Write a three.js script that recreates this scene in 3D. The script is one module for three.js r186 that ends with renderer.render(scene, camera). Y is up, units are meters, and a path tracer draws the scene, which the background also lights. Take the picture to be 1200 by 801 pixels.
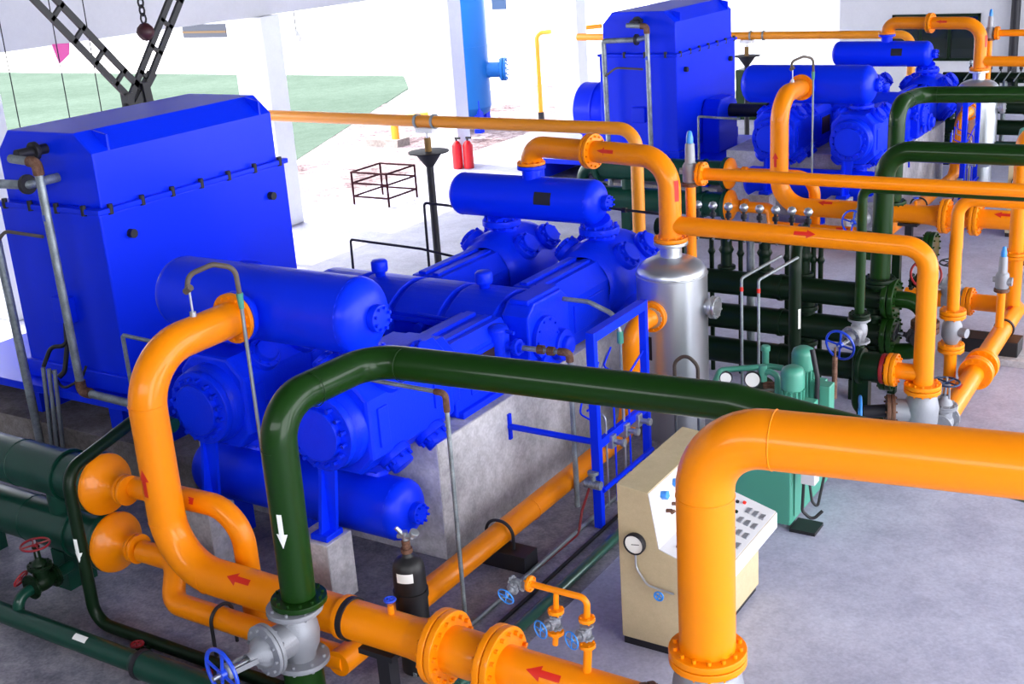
import * as THREE from 'three';
import { mergeGeometries } from 'three/addons/utils/BufferGeometryUtils.js';
import { RoundedBoxGeometry } from 'three/addons/geometries/RoundedBoxGeometry.js';

// ------------------------------------------------------------------ camera, sky, sun, exposure
const scene = new THREE.Scene();
const camera = new THREE.PerspectiveCamera(31.14, 1200 / 801, 0.05, 400);
camera.position.set(0, 5, 0);
camera.rotation.order = 'YXZ';
camera.rotation.set(-0.32996, 0.58165, -0.06926);
scene.add(camera);

scene.background = new THREE.Color(0.93, 0.96, 1.0);
scene.backgroundIntensity = 1.7;

const sun = new THREE.DirectionalLight(0xfff4e2, 1.8);
sun.position.set(-46, 46, -20);
sun.target.position.set(-10, 0, -16);
sun.castShadow = true;
sun.shadow.mapSize.set(2048, 2048);
Object.assign(sun.shadow.camera, { left: -45, right: 45, top: 45, bottom: -45, near: 1, far: 160 });
scene.add(sun, sun.target);

const renderer = new THREE.WebGLRenderer({ antialias: true });
renderer.toneMapping = THREE.LinearToneMapping;
renderer.toneMappingExposure = 4.5;
renderer.shadowMap.enabled = true;

// ------------------------------------------------------------------ small tools
let seed = 12345;
const rnd = () => { seed = (seed * 1664525 + 1013904223) >>> 0; return seed / 4294967296; };
const V = (x, y, z) => new THREE.Vector3(x, y, z);
const X = V(1, 0, 0), Y = V(0, 1, 0), Z = V(0, 0, 1), NX = V(-1, 0, 0), NY = V(0, -1, 0), NZ = V(0, 0, -1);

function noiseTile(n, cells, s) {             // one octave of smooth tiling noise
  let q = s; const r = () => { q = (q * 1664525 + 1013904223) >>> 0; return q / 4294967296; };
  const g = new Float32Array(cells * cells).map(r), o = new Float32Array(n * n);
  for (let y = 0; y < n; y++) for (let x = 0; x < n; x++) {
    const fx = x / n * cells, fy = y / n * cells, ix = Math.floor(fx), iy = Math.floor(fy);
    let u = fx - ix, v = fy - iy; u = u * u * (3 - 2 * u); v = v * v * (3 - 2 * v);
    const a = g[iy % cells * cells + ix % cells], b = g[iy % cells * cells + (ix + 1) % cells];
    const c = g[(iy + 1) % cells * cells + ix % cells], d = g[(iy + 1) % cells * cells + (ix + 1) % cells];
    o[y * n + x] = (a * (1 - u) + b * u) * (1 - v) + (c * (1 - u) + d * u) * v;
  }
  return o;
}
function layers(n, list, s) {                 // list of [cells, weight]; result centred on 0
  const o = new Float32Array(n * n);
  list.forEach(([c, w], i) => { const t = noiseTile(n, c, s + i * 977); for (let k = 0; k < n * n; k++) o[k] += (t[k] - 0.5) * w; });
  return o;
}
function tex(n, fn, srgb, metres) {
  const d = new Uint8Array(n * n * 4);
  for (let k = 0; k < n * n; k++) { const c = fn(k); d[k * 4] = c[0]; d[k * 4 + 1] = c[1]; d[k * 4 + 2] = c[2]; d[k * 4 + 3] = 255; }
  const t = new THREE.DataTexture(d, n, n); t.magFilter = THREE.LinearFilter; t.minFilter = THREE.LinearMipmapLinearFilter; t.generateMipmaps = true;
  t.wrapS = t.wrapT = THREE.RepeatWrapping; t.repeat.set(1 / metres, 1 / metres);
  if (srgb) t.colorSpace = THREE.SRGBColorSpace;
  t.needsUpdate = true; return t;
}
const cl = (v) => Math.max(0, Math.min(255, v));
function mottled(hex, amp, metres, s, list = [[4, 1], [16, .6], [64, .5], [200, .5]], n = 512, tint = [1, 1, 1]) {
  const c = new THREE.Color(hex).getRGB({}, THREE.SRGBColorSpace), m = layers(n, list, s);
  return tex(n, (k) => [cl(255 * c.r + m[k] * amp * tint[0]), cl(255 * c.g + m[k] * amp * tint[1]), cl(255 * c.b + m[k] * amp * tint[2])], true, metres);
}
const grit = tex(512, ((m) => (k) => { const v = cl(128 + m[k] * 120); return [v, v, v]; })(layers(512, [[20, .7], [70, .8], [180, 1]], 71)), false, 1);
const M = (o) => new THREE.MeshStandardMaterial(o);
const P = (o) => new THREE.MeshPhysicalMaterial(o);

// ------------------------------------------------------------------ materials
const mBlue = P({ color: 0x032ef2, roughness: .45, specularIntensity: .2, clearcoat: .2, clearcoatRoughness: .24 });
const mBlueCast = P({ color: 0x032ef2, roughness: .5, specularIntensity: .2, bumpMap: grit, bumpScale: .0025, clearcoat: .22, clearcoatRoughness: .28 });
const mOrange = P({ color: 0xf48900, roughness: .45, specularIntensity: .35, clearcoat: .3, clearcoatRoughness: .12 });
const mYellow = P({ color: 0xf3950c, roughness: .42, clearcoat: .3, clearcoatRoughness: .3 });
const mGreen = P({ color: 0x113308, roughness: .4, specularIntensity: .3, clearcoat: .28, clearcoatRoughness: .1 });
const mShell = P({ color: 0x0b3a2e, roughness: .4, specularIntensity: .3, clearcoat: .4, clearcoatRoughness: .12 });
const mPaleGreen = P({ color: 0x2c5a4c, roughness: .3, metalness: .3, clearcoat: .6, clearcoatRoughness: .1 });
const mDarkGreen = P({ color: 0x081f0d, roughness: .45, specularIntensity: .3, clearcoat: .15, clearcoatRoughness: .3 });
const mTeal = P({ color: 0x479680, roughness: .42, clearcoat: .3 });
const mSteel = M({ color: 0xb9bec6, roughness: .38, metalness: .85 });
const mVessel = M({ color: 0xc9ccd2, roughness: .34, metalness: .9, bumpMap: grit, bumpScale: .0006 });
const mAlu = M({ color: 0x92949c, roughness: .5, metalness: .35, bumpMap: grit, bumpScale: .0015 });
const mGalv = M({ map: mottled('#8f979c', 34, .5, 5), roughness: .45, metalness: .55 });
const mRust = M({ map: mottled('#6b4a3a', 50, .3, 15), roughness: .75, metalness: .2 });
const mBlack = M({ color: 0x17161a, roughness: .5 });
const mIron = M({ color: 0x24232a, roughness: .55, metalness: .3 });
const mRed = M({ color: 0xd8200f, roughness: .5 });
const mRackRed = P({ color: 0x35141c, roughness: .7, specularIntensity: .2 });
const mRedWheel = M({ color: 0x8f1420, roughness: .4 });
const mWhitePaint = M({ color: 0xf1f1ef, roughness: .5 });
const mWheelBlue = P({ color: 0x1646d8, roughness: .35, clearcoat: .4 });
const mSkyBlue = P({ color: 0x2a87e0, roughness: .4, clearcoat: .3 });
const mTower = P({ color: 0x155fae, roughness: .45, specularIntensity: .4 });
const mBeige = M({ map: mottled('#bfae8c', 10, .6, 33), roughness: .55 });
const mPanelWhite = M({ color: 0xcfcdd2, roughness: .5 });
const mGlassWhite = M({ color: 0xf4f4f0, roughness: .25 });
const mHose = M({ color: 0x5b5048, roughness: .6 });
const mRedHose = M({ color: 0x7a1420, roughness: .5 });
const mConcrete = M({ map: mottled('#b3b0b6', 46, 2.4, 51, [[3, 1], [9, .8], [40, .5], [150, .5]]), roughness: .9, bumpMap: grit, bumpScale: .002 });
const mConcreteDark = M({ map: mottled('#8c8480', 44, 2.0, 61, [[3, 1], [9, .8], [40, .5], [150, .5]]), roughness: .92, bumpMap: grit, bumpScale: .003 });
const mFloor = M({ map: mottled('#aeaec4', 30, 7, 81, [[3, .3], [8, .4], [22, .5], [60, .45], [300, .5], [700, .45]], 1024, [1, 1, .92]), roughness: .62, bumpMap: grit, bumpScale: .0008 });
const mBayStainShade = M({ map: mottled('#85828f', 46, 5, 131, [[4, .5], [11, .7], [30, .6], [90, .5], [300, .5], [500, .4]], 1024, [1, .95, .9]), roughness: .7, bumpMap: grit, bumpScale: .001 });  // oil-stained concrete, coloured darker to include the shade among the machines
const mRoof = M({ map: mottled('#57585a', 14, 2.0, 63), roughness: .85 });
const mWall = M({ map: mottled('#cfcfd6', 6, 3, 91), roughness: .85 });
const mColumn = M({ map: mottled('#e9ecf0', 6, 2, 95), roughness: .85 });
const mDirt = P({ specularIntensity: .1, map: mottled('#85777b', 64, 9, 101, [[4, .6], [14, .8], [50, .9], [160, .7], [400, .6]], 1024), roughness: .95 });
const mLawn = P({ specularIntensity: 0, map: mottled('#4a574f', 9, 8, 111, [[5, .8], [30, .6], [160, .8], [400, .6]], 1024), roughness: .95 });
const mYard = M({ map: mottled('#e8e4e2', 12, 9, 121), roughness: .95 });
const mGlassDark = P({ color: 0x1c2622, roughness: .12, clearcoat: .6 });

// ------------------------------------------------------------------ geometry tools (all in metres, world axes)
function merge(list) {
  const l = list.flat(Infinity).map((g) => { g = g.index ? g.toNonIndexed() : g; for (const k of Object.keys(g.attributes)) if (!['position', 'normal', 'uv'].includes(k)) g.deleteAttribute(k); return g; });
  return l.length === 1 ? l[0] : mergeGeometries(l);
}
function boxUV(g) {                            // uv in metres by dominant normal
  g = g.index ? g.toNonIndexed() : g;
  const p = g.attributes.position, n = g.attributes.normal, uv = g.attributes.uv;
  for (let i = 0; i < p.count; i++) {
    const a = Math.abs(n.getX(i)), b = Math.abs(n.getY(i)), c = Math.abs(n.getZ(i));
    if (b >= a && b >= c) uv.setXY(i, p.getX(i), p.getZ(i)); else if (a >= c) uv.setXY(i, p.getZ(i), p.getY(i)); else uv.setXY(i, p.getX(i), p.getY(i));
  }
  return g;
}
function box(x0, x1, y0, y1, z0, z1, r = 0) {
  const w = Math.abs(x1 - x0), h = Math.abs(y1 - y0), d = Math.abs(z1 - z0);
  const g = r ? new RoundedBoxGeometry(w, h, d, 2, Math.min(r, w / 2.1, h / 2.1, d / 2.1)) : new THREE.BoxGeometry(w, h, d);
  g.translate((x0 + x1) / 2, (y0 + y1) / 2, (z0 + z1) / 2);
  return boxUV(g);
}
const qUp = (dir) => new THREE.Quaternion().setFromUnitVectors(Y, dir.clone().normalize());
function orient(g, pos, dir) { g.applyQuaternion(qUp(dir)); g.translate(pos.x, pos.y, pos.z); return g; }
function rod(a, b, r, seg = 12, r2 = r) {      // straight cylinder / cone between two points
  const d = b.clone().sub(a), g = new THREE.CylinderGeometry(r2, r, d.length(), seg);
  return orient(g, a.clone().add(b).multiplyScalar(.5), d);
}
function bar(a, b, w, h = w) {                 // square bar between two points
  const d = b.clone().sub(a), g = new THREE.BoxGeometry(w, d.length(), h);
  return orient(g, a.clone().add(b).multiplyScalar(.5), d);
}
function lathe(profile, pos, dir, seg = 32) {  // profile [[r, along], ...]
  const g = new THREE.LatheGeometry(profile.map(([r, y]) => new THREE.Vector2(r, y)), seg);
  return orient(g, pos, dir);
}
function fillet(pts, bend) {
  const out = [pts[0].clone()];
  for (let i = 1; i < pts.length - 1; i++) {
    const p = pts[i], a = p.clone().sub(pts[i - 1]), b = pts[i + 1].clone().sub(p), la = a.length(), lb = b.length();
    a.normalize(); b.normalize();
    const th = Math.acos(Math.max(-1, Math.min(1, a.dot(b))));
    if (th < .02) { out.push(p.clone()); continue; }
    const t = Math.min(bend * Math.tan(th / 2), la * (i === 1 ? .98 : .49), lb * (i === pts.length - 2 ? .98 : .49)), R = t / Math.tan(th / 2);
    const s = p.clone().addScaledVector(a, -t), n = b.clone().addScaledVector(a, -a.dot(b)).normalize();
    const steps = Math.max(4, Math.ceil(th / .14));
    for (let k = 0; k <= steps; k++) { const f = th * k / steps; out.push(s.clone().addScaledVector(a, R * Math.sin(f)).addScaledVector(n, R * (1 - Math.cos(f)))); }
  }
  out.push(pts[pts.length - 1].clone());
  return out;
}
function tube(pts, r, bend = 0, seg = 20, caps = true) {
  const p = fillet(pts.map((q) => q.isVector3 ? q : V(...q)), bend), n = p.length;
  const pos = [], nor = [], uv = [], idx = [];
  let t0 = p[1].clone().sub(p[0]).normalize(), u = Math.abs(t0.y) > .9 ? V(1, 0, 0) : V(0, 1, 0);
  u.addScaledVector(t0, -u.dot(t0)).normalize();
  let len = 0; const rings = [];
  for (let i = 0; i < n; i++) {
    const a = i ? p[i].clone().sub(p[i - 1]).normalize() : t0, b = i < n - 1 ? p[i + 1].clone().sub(p[i]).normalize() : a;
    const t = a.clone().add(b).normalize();
    u.addScaledVector(t, -u.dot(t)).normalize();
    const w = t.clone().cross(u);
    if (i) len += p[i].distanceTo(p[i - 1]);
    rings.push([p[i], u.clone(), w, t]);
    for (let k = 0; k <= seg; k++) {
      const f = k / seg * Math.PI * 2, d = u.clone().multiplyScalar(Math.cos(f)).addScaledVector(w, Math.sin(f));
      pos.push(p[i].x + d.x * r, p[i].y + d.y * r, p[i].z + d.z * r); nor.push(d.x, d.y, d.z); uv.push(len, f * r);
    }
  }
  for (let i = 0; i < n - 1; i++) for (let k = 0; k < seg; k++) { const a = i * (seg + 1) + k, b = a + seg + 1; idx.push(a, a + 1, b, b, a + 1, b + 1); }
  if (caps) for (const e of [0, n - 1]) {
    const [c, uu, w, t] = rings[e], s = e ? 1 : -1, base = pos.length / 3;
    pos.push(c.x, c.y, c.z); nor.push(t.x * s, t.y * s, t.z * s); uv.push(0, 0);
    for (let k = 0; k <= seg; k++) { const f = k / seg * Math.PI * 2, d = uu.clone().multiplyScalar(Math.cos(f)).addScaledVector(w, Math.sin(f)); pos.push(c.x + d.x * r, c.y + d.y * r, c.z + d.z * r); nor.push(t.x * s, t.y * s, t.z * s); uv.push(d.x * r, d.z * r); }
    for (let k = 0; k < seg; k++) e ? idx.push(base, base + 1 + k, base + 2 + k) : idx.push(base, base + 2 + k, base + 1 + k);
  }
  const g = new THREE.BufferGeometry();
  g.setAttribute('position', new THREE.Float32BufferAttribute(pos, 3)); g.setAttribute('normal', new THREE.Float32BufferAttribute(nor, 3)); g.setAttribute('uv', new THREE.Float32BufferAttribute(uv, 2)); g.setIndex(idx);
  return g;
}
function weldRing(pos, dir, r) { const g = new THREE.TorusGeometry(r, r * .03, 5, 24); g.rotateX(Math.PI / 2); return orient(g, pos, dir); }
function discG(pos, dir, R, t, seg = 28, bev = .12) {     // thick disc with softened rims
  const b = t * bev;
  return lathe([[0, -t / 2], [R - b, -t / 2], [R, -t / 2 + b], [R, t / 2 - b], [R - b, t / 2], [0, t / 2]], pos, dir, seg);
}
function boltsG(pos, dir, R, n, size, len) {
  const out = [], q = qUp(dir);
  for (let i = 0; i < n; i++) {
    const f = (i + .5) / n * Math.PI * 2, g = new THREE.CylinderGeometry(size, size, len, 6);
    g.translate(Math.cos(f) * R, 0, Math.sin(f) * R); g.applyQuaternion(q); g.translate(pos.x, pos.y, pos.z); out.push(g);
  }
  return out;
}
function flangeG(pos, dir, R, t = .04, n = 12, double = true) {   // bolted pair of flanges
  const d = dir.clone().normalize(), out = [];
  if (double) { out.push(discG(pos.clone().addScaledVector(d, t * .56), d, R, t), discG(pos.clone().addScaledVector(d, -t * .56), d, R, t), rod(pos.clone().addScaledVector(d, -t * .1), pos.clone().addScaledVector(d, t * .1), R * .8, 20)); }
  else out.push(discG(pos, d, R, t));
  out.push(boltsG(pos, d, R * .84, n, Math.max(.009, R * .062), (double ? 2.15 : 1) * t + R * .2));
  return out;
}
function wheelG(pos, dir, R, tubeR = R * .1, spokes = 4) {
  const g = new THREE.TorusGeometry(R, tubeR, 8, 28); g.rotateX(Math.PI / 2);
  const out = [g, new THREE.CylinderGeometry(R * .22, R * .22, tubeR * 2.6, 10)];
  for (let i = 0; i < spokes; i++) { const f = i / spokes * Math.PI * 2 + .4; out.push(rod(V(0, 0, 0), V(Math.cos(f) * R, 0, Math.sin(f) * R), tubeR * .8, 6)); }
  return out.map((x) => orient(x, pos, dir));
}
// an arrow or stripe painted on a pipe: a thin skin that follows the pipe's curve
function arrowG(pos, axis, facing, r, len, wid, head = true) {
  const a = axis.clone().normalize(), n = facing.clone().addScaledVector(a, -facing.dot(a)).normalize(), w = a.clone().cross(n);
  const rows = head ? [[-len / 2, wid * .22], [len * .08, wid * .22], [len * .08, wid * .5], [len / 2, 0]] : [[-len / 2, wid * .5], [len / 2, wid * .5]];
  const p = [], nn = [], uv = [], idx = [], K = 6, R = r + .0025;
  for (const [s, h] of rows) for (let k = 0; k <= K; k++) {
    const f = (k / K * 2 - 1) * h / r, d = n.clone().multiplyScalar(Math.cos(f)).addScaledVector(w, Math.sin(f));
    p.push(pos.x + a.x * s + d.x * R, pos.y + a.y * s + d.y * R, pos.z + a.z * s + d.z * R); nn.push(d.x, d.y, d.z); uv.push(s, h);
  }
  for (let i = 0; i < rows.length - 1; i++) for (let k = 0; k < K; k++) { const q = i * (K + 1) + k; idx.push(q, q + 1, q + K + 1, q + 1, q + K + 2, q + K + 1); }
  const g = new THREE.BufferGeometry();
  g.setAttribute('position', new THREE.Float32BufferAttribute(p, 3)); g.setAttribute('normal', new THREE.Float32BufferAttribute(nn, 3)); g.setAttribute('uv', new THREE.Float32BufferAttribute(uv, 2)); g.setIndex(idx);
  return g;
}
function prismX(shape, x0, x1, bevel = 0) {    // shape in (z, y) extruded along x
  const g = new THREE.ExtrudeGeometry(new THREE.Shape(shape.map(([z, y]) => new THREE.Vector2(-z, y))), { depth: x1 - x0 - 2 * bevel, bevelEnabled: bevel > 0, bevelSize: bevel, bevelThickness: bevel, bevelOffset: -bevel, bevelSegments: 2, curveSegments: 8 });
  g.rotateY(Math.PI / 2); g.translate(x0 + bevel, 0, 0);
  return g;
}
function prismZ(shape, z0, z1, bevel = 0) {    // shape in (x, y) extruded along z
  const g = new THREE.ExtrudeGeometry(new THREE.Shape(shape.map(([x, y]) => new THREE.Vector2(x, y))), { depth: z1 - z0 - 2 * bevel, bevelEnabled: bevel > 0, bevelSize: bevel, bevelThickness: bevel, bevelOffset: -bevel, bevelSegments: 2 });
  g.translate(0, 0, z0 + bevel);
  return g;
}
// pressure vessel along dir with two dished ends
function vesselG(a, b, r, dish = .55) {
  const L = a.distanceTo(b), prof = [], K = 9;
  for (let k = 0; k <= K; k++) { const f = k / K * Math.PI / 2; prof.push([Math.sin(f) * r, r * dish * (1 - Math.cos(f))]); }
  for (let k = 0; k <= K; k++) { const f = (1 - k / K) * Math.PI / 2; prof.push([Math.sin(f) * r, L - r * dish * (1 - Math.cos(f))]); }
  prof[0][0] = prof[prof.length - 1][0] = 0;
  return lathe(prof, a, b.clone().sub(a), 40);
}

// ------------------------------------------------------------------ things and parts
const names = {};
function numbered(n) { const k = names[n] = (names[n] ?? -1) + 1; return k ? n + '_' + String(k).padStart(3, '0') : n; }
const all = [];
function thing(name, label, category, group) {
  const o = new THREE.Group(); o.name = numbered(name); o.userData = { label, category }; if (group) o.userData.group = group;
  scene.add(o); all.push(o); return o;
}
function part(parent, name, geoms, mat, label) {
  const m = new THREE.Mesh(merge([geoms]), mat); m.name = name; m.castShadow = m.receiveShadow = true; if (label) m.userData.label = label;
  parent.add(m); return m;
}
function struct(name, geoms, mat) { const m = new THREE.Mesh(merge([geoms]), mat); m.name = name; m.castShadow = m.receiveShadow = true; m.userData.kind = 'structure'; scene.add(m); return m; }
function settle(o) {                           // put the group's origin at the thing's base
  const b = new THREE.Box3().setFromObject(o), c = V((b.min.x + b.max.x) / 2, b.min.y, (b.min.z + b.max.z) / 2);
  o.position.copy(c); for (const k of o.children) k.position.sub(c);
}
const unit = [];                                // things of the near compressor set that the far set repeats
function repeat(o, label, dx = 0, dy = 0, dz = 0) { unit.push([o, label, dx, dy, dz]); return o; }
function dup(o, label, x, y, z) {
  const c = o.clone(); c.name = numbered(o.name.replace(/_\d{3}$/, '')); c.userData = { ...o.userData, label }; c.position.add(V(x, y, z)); scene.add(c); return c;
}

// ------------------------------------------------------------------ the hall
const HX0 = -15.7;                              // open side with the columns
struct('floor', boxUV(box(-16.1, 6.2, -.3, 0, -33.3, 5.2)), mFloor);
struct('floor_bay_stain_shade', box(-12.9, -4.3, 0, .004, -10.95, -2.5), mBayStainShade);  // thin dark sheet over the floor: stains plus painted machine shade
struct('ceiling', box(-16.3, 6.4, 8, 8.25, -36.5, 5.2), mRoof);
struct('wall_left', box(-16.0, -15.5, 3.72, 8, -36.5, 5.2), mWall);
struct('wall_back', box(-10.6, 6.2, 0, 8, -33.5, -33), mWall);
struct('wall_recess', box(-16.1, -10.6, 0, 8, -36.5, -36), mWall);
struct('wall_return', box(-10.75, -10.6, 0, 8, -36, -33.5), mWall);
struct('wall_front', [box(-16.1, 6.2, 0, 4.5, 5.2, 5.5), box(-16.1, 6.2, 7.2, 8, 5.2, 5.5), box(-16.1, -9, 3.6, 7.2, 5.2, 5.5), box(5, 6.2, 3.6, 7.2, 5.2, 5.5), ...[-5.6, -2.1, 1.4].map((x) => box(x - .12, x + .12, 3.6, 7.2, 5.2, 5.5))], mRoof);
struct('added_wall_left_lower', box(-16.0, -15.5, 0, 3.72, -8.4, 5.2), mWall);  // unseen wall added to cut side light and darken the lower-left floor
for (const z of [-10.55, -16.35, -21.95, -27.4, -33, -5, .6]) {
  const c = struct('column', [box(-16.05, -15.3, 0, 3.72, z - .24, z + .24, .02)], mColumn);
  c.name = numbered('column');
}
for (const z of [-28, -20, -12, -4, 4]) { const c = struct('column', [box(5.6, 6.1, 0, 8, z - .25, z + .25, .02)], mColumn); c.name = numbered('column'); }
struct('trim_1', box(5.55, 6.15, 7.2, 8, -33.3, 5.2), mWall);
{
  const w = new THREE.Group(); w.name = 'window_1'; w.userData.kind = 'structure'; scene.add(w);
  part(w, 'window_frame', [box(-9.2, -7.0, 1.98, 2.05, -33.02, -32.95), box(-9.2, -7.0, .88, .95, -33.02, -32.95), box(-9.2, -9.13, .88, 2.05, -33.02, -32.95), box(-7.07, -7.0, .88, 2.05, -33.02, -32.95), box(-8.5, -8.43, .9, 2.0, -33.02, -32.95), box(-7.78, -7.71, .9, 2.0, -33.02, -32.95)], mDarkGreen);
  for (const x of [-9.13, -8.43, -7.71]) part(w, 'pane', box(x, x + .64, .95, 1.98, -33.01, -32.98), mGlassDark);
}
struct('trim_2', rod(V(-6.15, 0, -32.8), V(-6.15, 8, -32.8), .11, 14), mIron);

// outdoors
struct('yard', box(-75, -16.1, -.5, -.12, -60, 14), mYard);
function ground(name, pts, y, mat, label) {
  const g = new THREE.ExtrudeGeometry(new THREE.Shape(pts.map(([x, z]) => new THREE.Vector2(x, -z))), { depth: .04, bevelEnabled: false });
  g.rotateX(-Math.PI / 2); g.translate(0, y, 0);
  return struct(name, g, mat);
}
ground('dirt_strip', [[-16.12, 10], [-16.12, -34], [-20, -36], [-24, -30], [-19.5, -20], [-21, -12], [-22, 10]], -.12, mDirt);
ground('lawn', [[-22, 10], [-21, -12], [-19.7, -20.8], [-25.4, -33.4], [-27.7, -36.2], [-70, -36.2], [-70, 10]], -.11, mLawn);

// ------------------------------------------------------------------ plinths and piers
function plinth(name, label, geoms, mat = mConcrete) { const t = thing(name, label, 'plinth'); part(t, 'block', geoms, mat); return t; }
repeat(plinth('concrete_plinth', 'tall concrete plinth under the near blue compressor crankcase', box(-8.35, -5.55, 0, 1.06, -10.7, -7.24, .015)), 'tall concrete plinth under the far blue compressor crankcase');
repeat(plinth('motor_plinth', 'low dark concrete plinth under the near big blue motor housing', box(-12.6, -8.55, 0, .36, -10.5, -7.3, .015), mConcreteDark), 'low concrete plinth under the far big blue motor housing');
for (const [x, l] of [[-5.95, 'beside the black gas bottle'], [-7.22, 'behind the orange U-bend']])
  repeat(plinth('concrete_pier', 'small concrete pier under a near compressor cylinder, ' + l, box(x - .32, x + .03, 0, .55, -6.52, -6.22, .012)), 'small concrete pier under the far compressor, ' + (x > -6 ? 'right one of the pair' : 'left one of the pair'));

// ------------------------------------------------------------------ compressor
const CZ = -9.0, CY = 1.45, NEAR = [-7.22, -5.95], FAR = [-7.12, -5.93];
{
  const t = thing('gas_compressor', 'blue four-throw piston gas compressor in front of the near motor', 'compressor');
  repeat(t, 'blue four-throw piston gas compressor of the far set behind the dark green pipes');
  const arc = (w, y0, h, k = 12) => { const o = []; for (let i = 0; i <= k; i++) { const f = i / k * 2 - 1; o.push([CZ + f * w, y0 + h * (1 - f * f * .92)]); } return o; };
  const body = part(t, 'crankcase', [box(-8.1, -5.78, 1.06, 1.6, CZ - .42, CZ + .42, .03), box(-8.2, -5.6, 1.06, 1.13, CZ - .52, CZ + .52, .02),
    prismX([[CZ - .44, 1.56], ...arc(.44, 1.6, .17), [CZ + .44, 1.56]], -8.1, -5.78), box(-8.12, -5.76, 1.55, 1.6, CZ - .47, CZ + .47, .015)], mBlueCast);
  for (let i = 0; i < 4; i++) {
    const x0 = -8.08 + i * .575;
    part(t, 'crankcase_cover', [prismX([[CZ - .45, 1.6], ...arc(.45, 1.62, .195), [CZ + .45, 1.6]], x0, x0 + .5, .012), boltsG(V(x0 + .04, 1.63, CZ + .43), Y, .001, 1, .012, .03), boltsG(V(x0 + .25, 1.63, CZ + .43), Y, .001, 1, .012, .03), boltsG(V(x0 + .46, 1.63, CZ + .43), Y, .001, 1, .012, .03)], mBlueCast);
  }
  for (const x of [-7.4, -6.18]) part(t, 'breather_cap', lathe([[0, 0], [.05, 0], [.05, .05], [.075, .055], [.082, .075], [.082, .15], [.066, .17], [0, .175]], V(x, 1.8, CZ), Y, 24), mBlueCast);
  part(t, 'end_housing', [prismX([[CZ - .36, 1.1], [CZ - .36, 1.7], [CZ - .24, 1.8], [CZ + .24, 1.8], [CZ + .36, 1.7], [CZ + .36, 1.1]], -5.78, -5.5, .02), box(-5.74, -5.54, 1.78, 1.83, CZ - .26, CZ + .28, .015)], mBlueCast);
  const oc = part(t, 'end_cover', [discG(V(-5.48, 1.45, CZ + .12), X, .2, .06), discG(V(-5.46, 1.3, CZ - .14), X, .15, .09), discG(V(-5.44, 1.3, CZ - .14), X, .09, .16), boltsG(V(-5.48, 1.45, CZ + .12), X, .17, 10, .012, .09)], mBlueCast);
  part(oc, 'sight_glass', [discG(V(-5.44, 1.24, CZ + .2), X, .07, .04)], mBlue);
  const of = part(t, 'oil_filter', [lathe([[0, 0], [.1, 0], [.1, .5], [.085, .54], [0, .56]], V(-5.68, 1.14, CZ + .58), Y, 24), rod(V(-5.68, 1.5, CZ + .58), V(-5.44, 1.5, CZ + .56), .045, 14), discG(V(-5.5, 1.5, CZ + .56), X, .075, .05)], mBlueCast);
  part(of, 'filter_band', [rod(V(-5.68, 1.3, CZ + .58), V(-5.68, 1.34, CZ + .58), .108, 24)], mBlueCast);
  part(t, 'oil_rail', [tube([V(-6.6, 1.66, CZ + .5), V(-5.9, 1.66, CZ + .56), V(-5.5, 1.64, CZ + .6)], .016, .1, 10), rod(V(-7.4, 1.52, CZ + .44), V(-7.4, 1.52, CZ + .52), .05, 12), rod(V(-6.6, 1.52, CZ + .44), V(-6.6, 1.52, CZ + .52), .05, 12)], mBlueCast);

  // two throws towards the console side
  for (const x of NEAR) {
    const g = part(t, 'crosshead_guide', [prismZ([[x - .29, 1.08], [x - .29, 1.6], [x - .22, 1.7], [x + .2, 1.7], [x + .27, 1.6], [x + .27, 1.08]], -8.6, -7.72, .015), box(x - .34, x + .32, 1.06, 1.12, -8.6, -7.75, .01), box(x - .14, x - .04, 1.69, 1.73, -8.56, -7.74, .008), box(x + .05, x + .13, 1.69, 1.72, -8.56, -7.74, .008)], mBlueCast);
    part(g, 'inspection_cover', [box(x + .265, x + .285, 1.2, 1.56, -8.45, -7.95, .01)], mBlueCast);
    part(g, 'inspection_opening', [box(x + .28, x + .29, 1.24, 1.52, -8.4, -8.0)], M({ color: 0x2a0c10, roughness: .6 }));
    const w = .35, h = .39, c = .15, oct = (k) => [[x - w * k, CY - (h - c) * k], [x - w * k, CY + (h - c) * k], [x - (w - c) * k, CY + h * k], [x + (w - c) * k, CY + h * k], [x + w * k, CY + (h - c) * k], [x + w * k, CY - (h - c) * k], [x + (w - c) * k, CY - h * k], [x - (w - c) * k, CY - h * k]];
    const cy = part(t, 'cylinder', [prismZ(oct(1), -7.6, -6.5, .03), prismZ(oct(.86), -7.76, -7.56, .02), lathe([[.33, 0], [.33, .1], [.3, .13], [.3, .16]], V(x, CY, -6.53), Z, 36)], mBlueCast);
    part(t, 'cylinder_head', [discG(V(x, CY, -6.36), Z, .31, .07), discG(V(x, CY, -6.31), Z, .215, .08), boltsG(V(x, CY, -6.31), Z, .255, 16, .019, .07)], mBlueCast);
    for (const z of [-7.3, -6.83]) for (const s of [-1, 1]) {
      const d = V(s * .72, .7, 0).normalize(), p = V(x + s * .27, CY + .31, z);
      part(t, 'valve_cover', [discG(p.clone().addScaledVector(d, .03), d, .14, .07, 22), discG(p.clone().addScaledVector(d, .085), d, .095, .06, 20), boltsG(p.clone().addScaledVector(d, .05), d, .118, 8, .014, .06)], mBlueCast);
      const e = V(s * .72, -.7, 0).normalize(), q = V(x + s * .27, CY - .31, z);
      part(t, 'valve_cover', [discG(q.clone().addScaledVector(e, .03), e, .14, .07, 22), discG(q.clone().addScaledVector(e, .1), e, .1, .1, 20), boltsG(q.clone().addScaledVector(e, .06), e, .118, 8, .015, .08)], mBlueCast);
    }
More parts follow.
